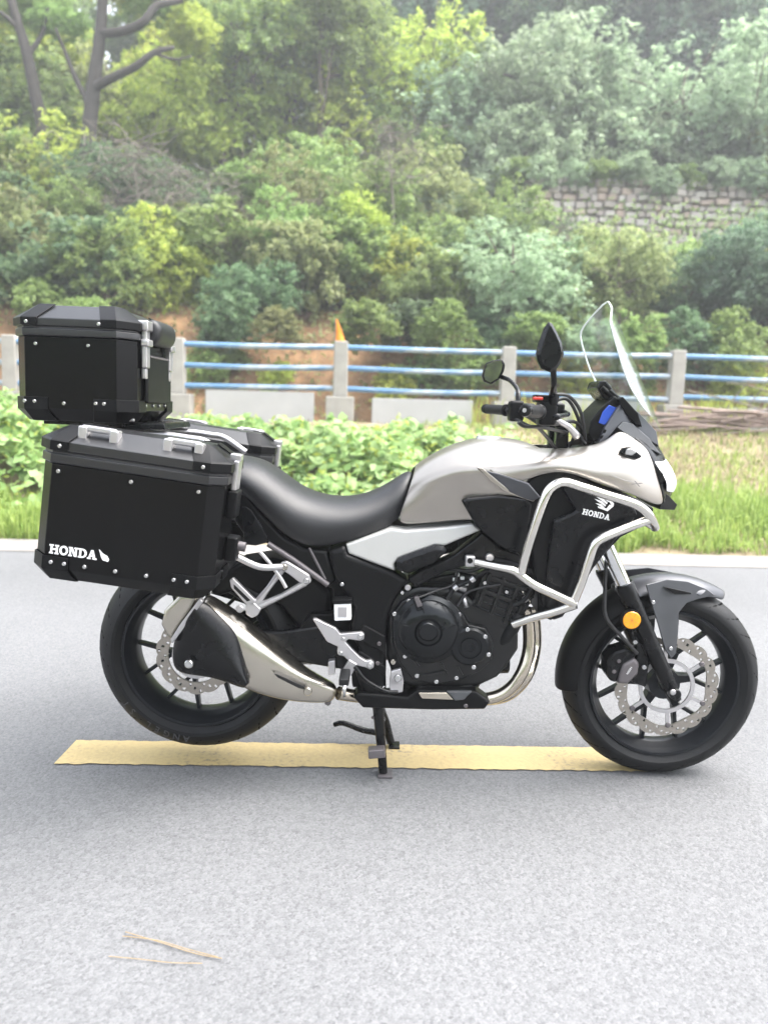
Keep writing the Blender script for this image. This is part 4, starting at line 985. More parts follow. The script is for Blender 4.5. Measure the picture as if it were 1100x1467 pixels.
# axle nut behind the silencer and the swingarm
for s in (1, -1):
    v, f = slab_geo([(262, 905), (262, 940), (300, 948), (400, 945), (500, 962), (530, 950), (530, 915), (470, 895), (400, 905), (320, 903)], .118, .088)
    obj('swingarm', v if s > 0 else flipy(v), f, 'black_satin', bike, bevel=.010)
v, f = disc(RWC, .020, -.13, .135, 20); obj('rear_axle', v, f, 'bolt_steel', bike, smooth=True, sharp=40)
# chain on the far side
ch = MB(); A, B = RWC.copy(), P(545, 930, -.10); A.y = .10; B.y = .10
loop = [A + Vector((.095 * math.cos(a), 0, .095 * math.sin(a))) for a in np.linspace(math.pi / 2, 3 * math.pi / 2, 14)] + [B + Vector((.035 * math.cos(a), 0, .035 * math.sin(a))) for a in np.linspace(-math.pi / 2, math.pi / 2, 8)]
loop.append(loop[0]); path = []
for p0, p1 in zip(loop[:-1], loop[1:]):
    m_ = max(1, int((p1 - p0).length / .016))
    path += [p0.lerp(p1, i / m_) for i in range(m_)]
for i, p_ in enumerate(path):
    d = (path[(i + 1) % len(path)] - p_).normalized(); n = Vector((-d.z, 0, d.x))
    v, f = box_geo(p_, d * .0072, Y * .008, n * (.0065 if i % 2 else .005)); ch.add(v, f)
ch.build('drive_chain', 'disc_steel', bike)
v, f = lathe([(.03, -.103), (.090, -.103), (.090, -.097), (.03, -.097)], RWC, 44); obj('sprocket', v, f, 'disc_steel', bike)
slab('chain_guard', [(300, 850), (345, 846), (470, 893), (470, 903), (340, 862)], -.09, -.12, 'black_plastic', bike, bevel=.004)
pipe('shock_absorber', [P(440, 800, 0), P(490, 930, 0)], .03, 'black_satin', bike)

# ---- pegs, stands, brackets
hp = [(585, 490), (606, 488), (740, 552), (766, 588), (880, 578), (905, 576), (926, 592), (922, 624), (898, 634), (820, 624), (800, 640), (845, 690), (895, 740), (935, 765), (968, 760), (990, 778), (986, 812), (962, 824), (930, 808), (880, 798), (830, 775), (790, 735), (756, 730), (746, 706), (752, 672), (720, 658), (680, 640)]
fb = slab('footpeg_bracket', [(320 + .2182 * a, 780 + .2182 * b) for a, b in hp], .178, .160, 'aluminium', bike, bevel=.003, mirror=True)
for zx, zy, r_ in ((898, 605, .0085), (962, 792, .0085), (787, 620, .006), (771, 713, .006)):
    bolt(320 + .2182 * zx, 780 + .2182 * zy, .178, r_, fb, 'bolt_steel')
v, f = slab_geo([(500, 945), (512, 952), (503, 968), (490, 973), (488, 966)], .185, .165); obj('peg_hinge', v, f, 'aluminium', fb, bevel=.003)
fp = P(496, 962, .18)
v, f = box_geo(fp + Vector((-.002, -.045, .0)), X * .014, Y * .045, Z * .010); pg = obj('footpeg', v, f, 'rubber', bike, bevel=.004)
v, f = tube([fp + Vector((0, -.086, -.008)), fp + Vector((0, -.086, -.042))], [.006, .004], 8); obj('feeler_bolt', v, f, 'bolt_steel', pg, smooth=True)
pipe('brake_pedal', [P(508, 955, .19), P(525, 975, .195), P(552, 990, .20), P(570, 992, .20)], .006, 'black_satin', bike)
slab('master_cylinder', [(470, 948), (480, 946), (480, 966), (470, 968)], .15, .12, 'aluminium', bike, bevel=.003)
rs = slab('fluid_reservoir', [(478, 865), (502, 864), (503, 889), (479, 890)], .175, .135, 'label_white', bike, bevel=.004)
slab('cap', [(476, 860), (504, 859), (504, 865), (477, 866)], .178, .132, 'black_plastic', rs, bevel=.002)
slab('print', [(484, 870), (497, 870), (497, 884), (484, 884)], .1765, .17, 'aluminium', rs, bevel=0)
nv, nf = text_geo('LS', .016, .0005); q0 = P(547, 986, .158)
obj('frame_mark', [q0 + Vector((q.x + q.y * .35, -q.z, q.y + q.x * .1)) for q in nv], nf, 'decal_white', bike, recalc=False)
# passenger peg bracket: an open triangle of cast alloy
pb = slab('passenger_peg_bracket', [(402, 806), (411, 804), (424, 812), (443, 824), (446, 834), (438, 840), (428, 834), (412, 822), (402, 816)], .165, .148, 'aluminium', bike, bevel=.004, mirror=True)
pipe('arm', [P(404, 816, .157), P(385, 842, .160), P(366, 866, .163)], [.010, .0075, .011], 'aluminium', pb, sm=3)
pipe('arm', [P(437, 835, .157), P(405, 853, .160), P(372, 868, .163)], [.010, .0075, .011], 'aluminium', pb, sm=3)
slab('hinge', [(352, 866), (362, 862), (374, 873), (369, 882), (361, 886), (352, 880)], .178, .155, 'aluminium', pb, bevel=.003)
slab('passenger_peg', [(329, 831), (334, 828), (366, 860), (364, 868), (352, 866), (331, 842)], .178, .16, 'aluminium', bike, bevel=.003, mirror=True)
slab('peg_rubber', [(335, 837), (359, 860), (354, 862), (335, 843)], .1795, .17, 'rubber', bike, bevel=.001)
bolt(344, 872, .180, .0115, pb, 'aluminium'); bolt(407.5, 812.5, .167, .0098, pb, 'titanium'); bolt(439, 832, .167, .0090, pb, 'bolt_steel')
# luggage rack loops
pipe('pannier_rack', [P(300, 780, .21), P(336, 796, .205), P(372, 812, .19), P(404, 812, .165)], .0095, 'aluminium', bike, mirror=True, n=12)
pipe('pannier_rack', [P(372, 790, .175), P(386, 806, .175), P(402, 828, .17), P(410, 842, .17)], .0055, 'aluminium', bike, mirror=True, n=10)
pipe('pannier_rack', [P(300, 780, .215), P(210, 770, .215), P(150, 740, .215), P(150, 650, .215)], .008, 'black_satin', bike, mirror=True)
pipe('pannier_rack', [P(335, 708, .20), P(250, 660, .20), P(180, 640, .20), P(150, 650, .215)], .008, 'black_satin', bike, mirror=True)
pipe('grab_rail', [P(330, 655, .12), P(295, 633, .13), P(272, 628, .13), P(230, 622, .12), P(160, 616, .05), P(155, 616, 0)], .0095, 'aluminium', bike, mirror=True)
slab('rack_plate', [(120, 606), (235, 607), (238, 616), (120, 614)], .14, -.14, 'black_satin', bike, bevel=.003)
v, f = tube([P(212, 608, .10), P(212, 628, .10)], .012, 10); obj('rack_post', v, f, 'aluminium', bike, smooth=True)
v, f = tube([P(150, 608, .05), P(200, 680, .03)], .02, 10); obj('rack_post', v, f, 'black_satin', bike, smooth=True)
# centre stand
ln, lf = G(549, 1106, .01), G(562, 1066, .01)
print('stand feet', ln, lf)
cs = MB()
v, f = tube([P(541, 1008, .115), Vector((P(545, 1055, .13).x, -.13, P(545, 1055, .13).z)), P(549, 1108, -ln.y)], [.017, .015, .013], 12)
cst = obj('centre_stand', v, f, 'black_satin', bike, smooth=True, sharp=50)
v, f = tube([P(541, 1008, -.10), Vector((P(552, 1035, -.12).x, .12, P(552, 1035, -.12).z)), P(560, 1064, -lf.y)], [.017, .015, .013], 12); obj('stand_leg', v, f, 'black_satin', cst, smooth=True, sharp=50)
v, f = box_geo(Vector((ln.x + .006, ln.y, .005)), X * .022, Y * .025, Z * .005); obj('stand_foot', v, f, 'caliper_grey', cst, bevel=.002)
v, f = box_geo(Vector((lf.x + .006, lf.y, .005)), X * .018, Y * .025, Z * .005); obj('stand_foot', v, f, 'black_satin', cst, bevel=.002)
v, f = tube([P(543, 1034, .12), P(548, 1030, -.11)], .012, 10); obj('cross_bar', v, f, 'black_satin', cst, smooth=True)
slab('tang', [(527, 1076), (551, 1074), (552, 1086), (528, 1088)], .175, .14, 'caliper_grey', cst, bevel=.003)
pipe('side_stand', [P(545, 1050, -.12), P(520, 1046, -.13), P(492, 1036, -.14), P(479, 1038, -.15)], [.011, .010, .009, .008], 'black_satin', bike, sm=3)
bolt(534, 1028, .128, .005, cst, 'caliper_grey')
# rear lamps
slab('tail_light', [(150, 668), (160, 660), (166, 690), (154, 694)], .06, -.06, 'red_switch', bike, bevel=.004)

# ================================================================== luggage cases
def case(name, label, O, tilt, lat0, side, L0, Wd, cx, cy, Hb, Hband, Hbev, inb):
    ca, sa = math.cos(tilt), math.sin(tilt)
    A, Cc = Vector((ca, 0, -sa)), Vector((sa, 0, ca))
    def T(a, b, c): q = O + A * a + Cc * c; q.y = -(lat0 - b) * side; return q
    root = empty(name, T(L0 / 2, Wd / 2, 0), label, 'luggage case')
    def ring(e):      # chamfered rectangle, grown by e
        k = e * .41
        return [(0 - k, -e), (L0 + k, -e), (L0 + cx + e, cy - k), (L0 + cx + e, Wd - cy + k), (L0 + k, Wd + e), (0 - k, Wd + e), (-cx - e, Wd - cy + k), (-cx - e, cy - k)]
    def stack(nm, lv, m, par=root, bevel=.002, closed=True):
        v, f = [], []
        for e, c in lv: v += [T(a, b, c) for a, b in ring(e)]
        for i in range(len(lv) - 1):
            for j in range(8): f.append((i * 8 + j, i * 8 + (j + 1) % 8, (i + 1) * 8 + (j + 1) % 8, (i + 1) * 8 + j))
        f.append(tuple(range(8))); f.append(tuple((len(lv) - 1) * 8 + j for j in range(8)))
        return obj(nm, v, f, m, par, bevel=bevel)
    body = stack('body', [(-.030, .0), (-.002, .030), (0, .034), (0, Hb)], 'black_case')
    lid = stack('lid', [(.003, Hb + .001), (.006, Hb + .004), (.006, Hb + Hband * .42), (.001, Hb + Hband * .46), (.001, Hb + Hband * .56), (.006, Hb + Hband * .60), (.006, Hb + Hband), (.002, Hb + Hband + .003), (-inb, Hb + Hband + Hbev), (-inb - .02, Hb + Hband + Hbev + .001)], 'black_lid', bevel=.0015)
    def corner(nm, k, lv, run, par, m='black_plastic'):
        # shell round chamfer k (between ring corners k and k+1), running `run` metres along both neighbouring faces
        v, f = [], []
        for e, c in lv:
            r_ = ring(e); p0, p1 = Vector(r_[k]), Vector(r_[(k + 1) % 8]); pm, pn = Vector(r_[k - 1]), Vector(r_[(k + 2) % 8])
            for q in (p0 + (pm - p0).normalized() * run, p0, p1, p1 + (pn - p1).normalized() * run): v.append(T(q.x, q.y, c))
        n = len(lv)
        for i in range(n - 1):
            for j in range(3): f.append((i * 4 + j, i * 4 + j + 1, (i + 1) * 4 + j + 1, (i + 1) * 4 + j))
        return obj(nm, v, f, m, par, solid=.003, bevel=.0008)
    for k in (1, 3, 5, 7):
        corner('corner_guard', k, [(.0035, .062), (.0035, .030), (-.024, .0), (-.034, -.001)], .062, root)
        corner('lid_corner', k, [(.009, Hb + Hband * .60), (.0095, Hb + Hband), (.005, Hb + Hband + .004), (-inb + .003, Hb + Hband + Hbev + .002)], .042, lid)
    def rivet(a, c, e, par, r_=.0053):
        q = T(a, -e, c); o = shared('rivet', 'bolt_bolt_steel', BOLT, 'bolt_steel', par, q, scale=(r_, r_, r_))
        if side < 0: o.rotation_euler = (0, 0, math.pi)
        return o
    return root, body, lid, T, rivet
def blk(name, T, a0, a1, b0, b1, c0, c1, m, par, bevel=.003):
    v = [T(a, b, c) for a in (a0, a1) for b in (b0, b1) for c in (c0, c1)]
    return obj(name, v, [(0, 1, 3, 2), (4, 6, 7, 5), (0, 4, 5, 1), (2, 3, 7, 6), (0, 2, 6, 4), (1, 5, 7, 3)], m, par, bevel=bevel)

# panniers
PT = math.radians(6.8); PL0, PW, PCX, PCY, PHB, PBAND, PBEV, PIN = .372, .225, .034, .038, .286, .054, .036, .052
PO = P(63, 801, .48) - Vector((math.sin(PT), 0, math.cos(PT))) * .050
for side, lab in ((1, 'black side pannier marked with white lettering, hung over the silencer'), (-1, 'black side pannier without lettering, half hidden behind the seat')):
    root, body, lid, T, rivet = case('side_pannier', lab, PO, PT, .48, side, PL0, PW, PCX, PCY, PHB, PBAND, PBEV, PIN)
    for a in (.016, .190, .352): rivet(a, PHB - .018, 0, body)
    for a in (.100, .175, .250): rivet(a, .046, .001, body)
    for a in (.020, .052, .318, .350): rivet(a, .047, .005, body)
    for a in (.018, .358): rivet(a, PHB + PBAND * .80, .010, lid)
    for hh in (.058, .262):                       # carrying loops on the lid's slope
        top = PHB + PBAND
        for a in (hh, hh + .075):
            blk('handle_foot', T, a - .011, a + .011, .014, .044, top + .008, top + .042, 'aluminium', lid, .004)
        blk('handle', T, hh - .004, hh + .079, .018, .032, top + .030, top + .045, 'aluminium', lid, .004)
    fa = PL0 + PCX                                 # front face with its latch
    blk('latch', T, fa + .004, fa + .018, .085, .135, PHB - .015, PHB + PBAND + .006, 'aluminium', lid, .003)
    blk('latch_tongue', T, fa - .008, fa + .020, .092, .128, PHB + PBAND + .004, PHB + PBAND + .022, 'aluminium', lid, .003)
    blk('latch_base', T, fa + .001, fa + .024, .075, .145, PHB - .085, PHB - .016, 'black_plastic', body, .004)
    blk('lock_block', T, fa + .001, fa + .032, .120, .170, PHB - .205, PHB - .140, 'black_plastic', body, .005)
    v, f = tube([T(fa + .030, .145, PHB - .165), T(fa + .050, .145, PHB - .165)], .013, 14); obj('lock_knob', v, f, 'caliper_grey', body, smooth=True, sharp=40)
    blk('rear_hinge', T, -PCX - .022, -PCX + .002, .09, .14, PHB - .06, PHB - .02, 'black_plastic', body, .004)
    for k in range(3): 
        q = T(fa + .001, .065 + .035 * k, .050); o = shared('rivet', 'bolt_bolt_steel', BOLT, 'bolt_steel', body, q, rot=(0, 0, math.pi / 2), scale=(.006,) * 3)
    if side == 1:
        def on_side(a0, c0, w, h): return lambda a, b, d: T(a0 + a * w, -.0006 - d, c0 + b * h)
        plates('lettering', honda_word(.06), on_side(.012, .067, .115, .135), 'decal_white', body)
        plates('wing_mark', wing('folded'), on_side(.131, .064, .026, .030), 'decal_white', body)

# top case
TT = math.radians(.6); TO = P(38, 601, .22)
root, body, lid, T, rivet = case('top_case', 'black aluminium top case with backrest pad on the rear rack', TO, TT, .22, 1, .244, .43, .040, .050, .222, .047, .040, .055)
TH = .222
for a in (.030, .170): rivet(a, TH - .020, 0, body)
rivet(.103, .047, .001, body)
for a in (.000, .026, .190, .212): rivet(a, .050, .005, body)
for a in (.010, .202): rivet(a, TH + .036, .010, lid)
fa = .244 + .040
for b0 in (.085, .315):
    blk('latch', T, fa + .005, fa + .020, b0 - .016, b0 + .016, TH - .070, TH + .035, 'aluminium', lid, .003)
    blk('latch_hook', T, fa - .010, fa + .026, b0 - .024, b0 + .024, TH + .030, TH + .058, 'aluminium', lid, .004)
    blk('latch_hook', T, fa + .004, fa + .027, b0 - .022, b0 + .022, TH - .012, TH + .008, 'aluminium', lid, .004)
    blk('latch_tip', T, fa + .002, fa + .016, b0 - .009, b0 + .009, TH - .100, TH - .070, 'aluminium', body, .003)
sv = []
bk = loft('backrest_pad', [[T(fa - .002 + x * s_, .115 + y_, TH + .030 + z * s_ + .004) for x, z in ((0, -.042), (.028, -.040), (.046, -.020), (.048, .012), (.034, .034), (.0, .036))] for y_, s_ in ((0, .7), (.008, .95), (.03, 1), (.15, 1), (.172, .95), (.180, .7))], 'seat_vinyl', root, sub=2)
fr = blk('front_panel', T, fa + .0005, fa + .014, .100, .330, .055, TH - .030, 'black_plastic', body, .008)
blk('panel_lip', T, fa + .010, fa + .0165, .120, .310, TH - .040, TH - .034, 'caliper_grey', body, .002)
for b0 in (.07, .12, .19, .25, .31, .36):
    shared('rivet', 'bolt_bolt_steel', BOLT, 'bolt_steel', body, T(fa + .001, b0, .048), rot=(0, 0, math.pi / 2), scale=(.006,) * 3)
blk('rack_clip', T, .180, fa - .01, .05, .06, .004, .012, 'aluminium', body, .002)
blk('mount_plate', T, .02, .24, .06, .37, -.012, .0, 'black_satin', root, .002)
# ================================================================== plants
def leaf_mesh(name, pts, nrm, size, rs, m, wid=.46, droop=.25, jit=.7, fold=.18):
    """one diamond leaf per point; pts, nrm are (n,3) arrays"""
    n = len(pts)
    nn = nrm + rs.normal(0, jit, (n, 3)); nn /= np.linalg.norm(nn, axis=1)[:, None] + 1e-9
    t = rs.normal(0, 1, (n, 3)); t[:, 2] -= droop; t -= nn * (t * nn).sum(1)[:, None]; t /= np.linalg.norm(t, axis=1)[:, None] + 1e-9
    b = np.cross(nn, t); L = (size * rs.uniform(.6, 1.35, n))[:, None]
    v = np.empty((n, 4, 3)); v[:, 0] = pts - t * L * .5; v[:, 1] = pts + b * L * wid * .5 - t * L * .06 + nn * L * fold * .5; v[:, 2] = pts + t * L * .5; v[:, 3] = pts - b * L * wid * .5 - t * L * .06 + nn * L * fold * .5
    return mesh_quads(name, v.reshape(-1, 3), n, m)
def mesh_quads(name, v, n, m):
    me = bpy.data.meshes.new(name); me.vertices.add(len(v)); me.vertices.foreach_set('co', v.astype(np.float32).ravel())
    me.loops.add(4 * n); me.loops.foreach_set('vertex_index', np.arange(4 * n, dtype=np.int32))
    me.polygons.add(n); me.polygons.foreach_set('loop_start', np.arange(0, 4 * n, 4, dtype=np.int32)); me.polygons.foreach_set('loop_total', np.full(n, 4, dtype=np.int32))
    me.update(calc_edges=True); me.materials.append(MATS[m]); return me
def crown_mesh(name, seed, nclump, per, leaf, m, flat=1.0, clump_r=.24, lobes=5, wid=.46, droop=.3):
    rs = np.random.RandomState(seed)
    lob = rs.normal(0, 1, (lobes, 3)); lob /= np.linalg.norm(lob, axis=1)[:, None]; lr = rs.uniform(.45, .62, lobes); lob = lob * rs.uniform(.35, .6, lobes)[:, None]
    cs = []
    while len(cs) < nclump:
        i = rs.randint(lobes); d = rs.normal(0, 1, 3); d /= np.linalg.norm(d); cs.append(lob[i] + d * lr[i] * rs.uniform(.45, 1.08) ** .7)
    cs = np.array(cs); cr = clump_r * rs.uniform(.55, 1.25, nclump)
    P_, N_ = [], []
    for c_, r_ in zip(cs, cr):                       # every clump is a leafy spray that reaches outwards and droops at its tip
        k = max(4, int(per * (r_ / clump_r) ** 2)); out = c_ / (np.linalg.norm(c_) + .15)
        d = out * .8 + rs.normal(0, .55, 3) + np.array([0, 0, .25]); d /= np.linalg.norm(d); l_ = r_ * rs.uniform(1.5, 2.9)
        t = rs.uniform(0, 1, k) ** .8; off = rs.normal(0, 1, (k, 3)) * (r_ * .36 * (1.05 - .55 * t))[:, None]
        q = c_ + d * (l_ * (t - .35))[:, None] + off; q[:, 2] -= .30 * l_ * t ** 2; P_.append(q)
        N_.append(off / (r_ * .5) * .5 + out * .5 + np.array([0, 0, .7]))
    pts = np.concatenate(P_); nrm = np.concatenate(N_); pts[:, 2] *= flat
    return leaf_mesh(name, pts, nrm, leaf, rs, m, wid=wid, droop=droop), cs
def wood_mesh(name, seed, cs, m, base=-1.0, r0=.06, nl=9, lean=.15):
    rs = np.random.RandomState(seed + 99); b = MB(); top = Vector((rs.normal(0, lean), rs.normal(0, lean), .55))
    tr = spline([Vector((0, 0, base)), Vector((rs.normal(0, lean * .5), rs.normal(0, lean * .5), base * .4)), Vector((top.x * .5, top.y * .5, .05)), top], 4)
    v, f = tube(tr, [r0, r0 * .75, r0 * .5, r0 * .22], 8); b.add(v, f)
    for i in rs.choice(len(cs), min(nl, len(cs)), replace=False):
        s = tr[rs.randint(3, len(tr) - 2)]; e = Vector(cs[i]); m_ = s.lerp(e, .5) + Vector((0, 0, .08))
        v, f = tube(spline([s, m_, e], 3), [r0 * .42, r0 * .25, r0 * .08], 5); b.add(v, f)
    me = bpy.data.meshes.new(name); me.from_pydata([tuple(q) for q in b.v], [], b.f); me.materials.append(MATS[m])
    me.polygons.foreach_set('use_smooth', [True] * len(me.polygons)); return me
SHRUB = []; TREE = []
for i in range(5):
    me, cs_ = crown_mesh('shrub_crown', 20 + i, 170, 44, .125, 'leaf_mid', flat=.9, clump_r=.20, lobes=6); SHRUB.append((me, wood_mesh('shrub_wood', 20 + i, cs_, 'bark', -1.3, .035, 12, .2)))
for i in range(5):
    me, cs_ = crown_mesh('tree_crown', 40 + i, 380, 36, .082, 'leaf_mid', flat=.95, clump_r=.14, lobes=7, wid=.42); TREE.append((me, wood_mesh('tree_wood', 40 + i, cs_, 'bark', -1.7, .05, 18, .15)))
def twig_mesh(seed, n=170):
    rs = np.random.RandomState(seed); b = MB()
    for i in range(n):
        a = rs.uniform(0, 6.28); s = Vector((rs.normal(0, .35), rs.normal(0, .3), rs.uniform(-.9, .4))); d = Vector((math.cos(a), math.sin(a) * .8, rs.uniform(-.3, .9))).normalized(); L = rs.uniform(.25, .85)
        p1 = s + d * L * .5 + Vector(rs.normal(0, .06, 3)); p2 = s + d * L + Vector(rs.normal(0, .1, 3)) - Vector((0, 0, .08)); r_ = rs.uniform(.006, .013)
        v, f = tube([s, p1, p2], [r_, r_ * .7, r_ * .2], 4, cap=False); b.add(v, f)
    me = bpy.data.meshes.new('twigs'); me.from_pydata([tuple(q) for q in b.v], [], b.f); me.materials.append(MATS['dead_twig']); return me
TWIG = [twig_mesh(1), twig_mesh(2)]
vr = random.Random(21)
def where(u):              # along the road, by things one can find there
    for lim, t in ((-9, ', beyond the slender leaning tree'), (-5.2, ', by the forked tree'), (-2.2, ', between the forked tree and the pennant post'), (.8, ', upslope of the pennant post'), (4.0, ', between the pennant post and branch heap')):
        if u < lim: return t
    return ', upslope of the branch heap' if u < 9.5 else ', well past the branch heap'
def plant(name, pxy, d, rpx, variants, leafm, label, group, cat, sx=1.0, sz=1.0, k=None, barkm=None, wood=True):
    """crown centred on the pixel at ground-plane distance d behind the camera; its stem stands on the slope below"""
    v = d - DIST
    c_ = PV(pxy[0], pxy[1], v); r_ = rpx * d / F; u = c_.dot(RU)
    gz = hill_z(u, v); me, wd = variants[k if k is not None else vr.randrange(len(variants))]
    root = empty(name, R(u, v, gz), label + where(u), cat, group); rot = vr.uniform(0, 6.28)
    o = bpy.data.objects.new('crown', me); link(o, root, R(u, v, c_.z)); s = r_ * vr.uniform(1.12, 1.35); o.scale = (s * sx, s * sx * .95, s * sz); o.rotation_euler = (0, 0, rot)
    o.material_slots[0].link = 'OBJECT'; o.material_slots[0].material = MATS[leafm]
    if wood:
        t = bpy.data.objects.new('trunk', wd); link(t, root, R(u, v, c_.z)); base = -1.3 if variants is SHRUB else -1.7
        t.scale = (s * sx, s * sx * .95, s * sz); t.rotation_euler = (0, 0, rot)
        low = (c_.z + base * s * sz)                # stretch the stem so it reaches the slope
        if low > gz - .1: t.scale.z = (c_.z - gz + .15) / -base
    return root
SH = 'shrubs overhanging the soil bank'; TRG = 'trees on the wooded slope'
lab_s = {'leaf_mid': 'mid green leafy shrub on the soil bank', 'leaf_dark': 'dark green dense shrub on the soil bank', 'leaf_bright': 'bright yellow green bush on the soil bank',
         'leaf_greygreen': 'grey green shrub on the soil bank', 'leaf_olive': 'olive coloured shrub on the soil bank', 'leaf_bluegreen': 'blue green shrub on the soil bank'}
lab_t = {'leaf_mid': 'mid green leafy tree on the slope', 'leaf_dark': 'dark green tree on the slope', 'leaf_bright': 'bright yellow green tree on the slope', 'leaf_greygreen': 'haze-paled grey green tree on the slope',
         'leaf_olive': 'olive coloured tree on the slope', 'leaf_bluegreen': 'dark blue green tree on the slope'}
front = [(-60, 400, 75, 'mid'), (30, 395, 62, 'olive'), (105, 400, 58, 'dark'), (165, 365, 68, 'mid'), (235, 405, 52, 'bright'), (300, 380, 66, 'mid'), (372, 405, 58, 'dark'), (430, 385, 62, 'olive'), (490, 372, 70, 'mid'), (555, 395, 64, 'bright'), (612, 425, 52, 'mid'),
         (660, 400, 62, 'greygreen'), (725, 430, 58, 'greygreen'), (790, 420, 62, 'dark'), (850, 440, 60, 'mid'), (905, 405, 62, 'olive'), (965, 430, 62, 'dark'), (1035, 415, 72, 'bluegreen'), (1100, 420, 72, 'bluegreen'), (1180, 410, 75, 'dark')]
for x, y, r_, m in front: plant('bank_shrub', (x + vr.uniform(-18, 18), y + vr.uniform(-26, 12)), 16.0 + vr.uniform(-.7, 1.2), r_ * vr.uniform(.75, 1.15), SHRUB if vr.random() < .6 else TREE, 'leaf_' + m, lab_s['leaf_' + m], SH, 'shrub', sx=vr.uniform(.95, 1.3), sz=vr.uniform(.8, 1.25))
for x, y, r_, m in [(-20, 330, 60, 'dark'), (60, 345, 50, 'olive'), (130, 320, 50, 'mid'), (215, 345, 46, 'dark'), (270, 350, 40, 'mid'), (345, 345, 46, 'olive'), (405, 345, 50, 'mid'), (520, 340, 46, 'bright'), (600, 360, 50, 'mid'), (690, 370, 44, 'dark'), (760, 385, 40, 'olive'), (830, 400, 36, 'mid'), (940, 395, 34, 'greygreen'), (1000, 390, 38, 'mid'), (1075, 385, 40, 'dark')]:
    plant('bank_shrub', (x, y), 17.4 + vr.uniform(-.4, .6), r_, TREE, 'leaf_' + m, lab_s['leaf_' + m], SH, 'shrub', sx=1.2, sz=vr.uniform(.9, 1.2))
low = [(60, 445, 34, 'mid'), (140, 452, 30, 'mid'), (330, 452, 34, 'dark'), (400, 470, 24, 'olive'), (520, 470, 30, 'mid'), (580, 462, 34, 'dark'), (640, 470, 32, 'mid'), (700, 480, 30, 'dark'), (770, 478, 34, 'mid'), (840, 482, 32, 'greygreen'), (900, 480, 36, 'mid'), (980, 490, 36, 'dark'), (1050, 488, 38, 'mid'),
       (330, 532, 26, 'mid'), (400, 545, 22, 'bright'), (600, 535, 34, 'mid'), (660, 540, 32, 'mid'), (560, 555, 24, 'bright'), (700, 520, 28, 'mid'), (820, 530, 30, 'bright'), (900, 545, 28, 'mid'), (1060, 535, 30, 'bright'), (290, 520, 24, 'mid')]
for x, y, r_, m in low: plant('low_bush', (x, y), 14.6 + vr.uniform(-.5, .3), r_, SHRUB, 'leaf_' + m, 'low %s bush at the bank foot' % {'mid': 'mid green', 'dark': 'dark green', 'olive': 'olive', 'bright': 'yellow green', 'greygreen': 'grey green'}[m], 'low bushes at the foot of the bank', 'bush', sx=1.25, wood=False)
mid = [(-40, 280, 85, 'mid'), (20, 255, 72, 'bright'), (80, 290, 70, 'olive'), (165, 270, 70, 'dark'), (255, 310, 62, 'dark'), (300, 330, 56, 'dark'), (395, 300, 70, 'olive'), (455, 270, 72, 'mid'), (530, 300, 66, 'mid'), (585, 290, 70, 'olive'), (640, 325, 58, 'greygreen'), (700, 335, 58, 'mid'), (760, 360, 48, 'dark'), (830, 382, 40, 'mid'), (900, 372, 36, 'olive'), (1000, 372, 38, 'mid'), (1080, 374, 40, 'bluegreen')]
for x, y, r_, m in mid: plant('slope_tree', (x, y), 19.5 + vr.uniform(-1, .8), r_, TREE, 'leaf_' + m, {'greygreen': 'grey green tree by a bare twiggy bush', 'bluegreen': 'blue green tree below the stone wall'}.get(m, lab_t['leaf_' + m]), TRG, 'tree', sx=1.1)
back = [(-80, 120, 110, 'mid'), (30, 170, 86, 'bright'), (90, 190, 80, 'mid'), (60, 80, 80, 'bright'), (175, 160, 76, 'olive'), (245, 190, 84, 'bright'), (255, 90, 72, 'bright'), (330, 150, 90, 'bright'), (325, 50, 84, 'mid'), (400, 200, 78, 'mid'), (415, 95, 88, 'bright'), (490, 215, 70, 'bright'), (460, 20, 70, 'mid'),
        (590, 200, 74, 'mid'), (610, 95, 60, 'bright'), (655, 170, 84, 'greygreen'), (700, 260, 72, 'greygreen'), (740, 120, 94, 'greygreen'), (790, 235, 82, 'greygreen'), (850, 150, 96, 'greygreen'), (900, 232, 66, 'greygreen'), (960, 170, 92, 'greygreen'), (1010, 225, 66, 'greygreen'), (1075, 180, 92, 'greygreen'), (1180, 200, 110, 'greygreen')]
for x, y, r_, m in back: plant('slope_tree', (x, y), (24.0 if y > 150 or m != 'greygreen' else 26.0) + vr.uniform(-.6, 1.6), r_, TREE, 'leaf_' + m, ('small ' if r_ < 76 else '') + lab_t['leaf_' + m].replace(' on the slope', '' if y > 190 else ' higher up') if y <= 190 else ('small ' if r_ < 76 else '') + lab_t['leaf_' + m], TRG, 'tree', sx=1.1)
far = [(115, 60, 60, 'mid'), (190, 70, 60, 'mid'), (60, -10, 60, 'mid'), (230, -20, 60, 'mid'), (520, 90, 92, 'bluegreen'), (545, 10, 80, 'bluegreen'), (640, 20, 84, 'bluegreen'), (720, 20, 90, 'dark'), (800, 50, 96, 'bluegreen'), (880, 30, 96, 'greygreen'), (960, 60, 96, 'bluegreen'), (1040, 40, 100, 'greygreen'), (1120, 80, 100, 'bluegreen'), (380, -30, 90, 'mid'), (300, -60, 80, 'mid'), (700, -80, 110, 'bluegreen'), (850, -90, 110, 'bluegreen'), (1000, -80, 110, 'dark'), (560, -90, 100, 'bluegreen'), (1220, -20, 120, 'dark'), (450, -100, 90, 'mid')]
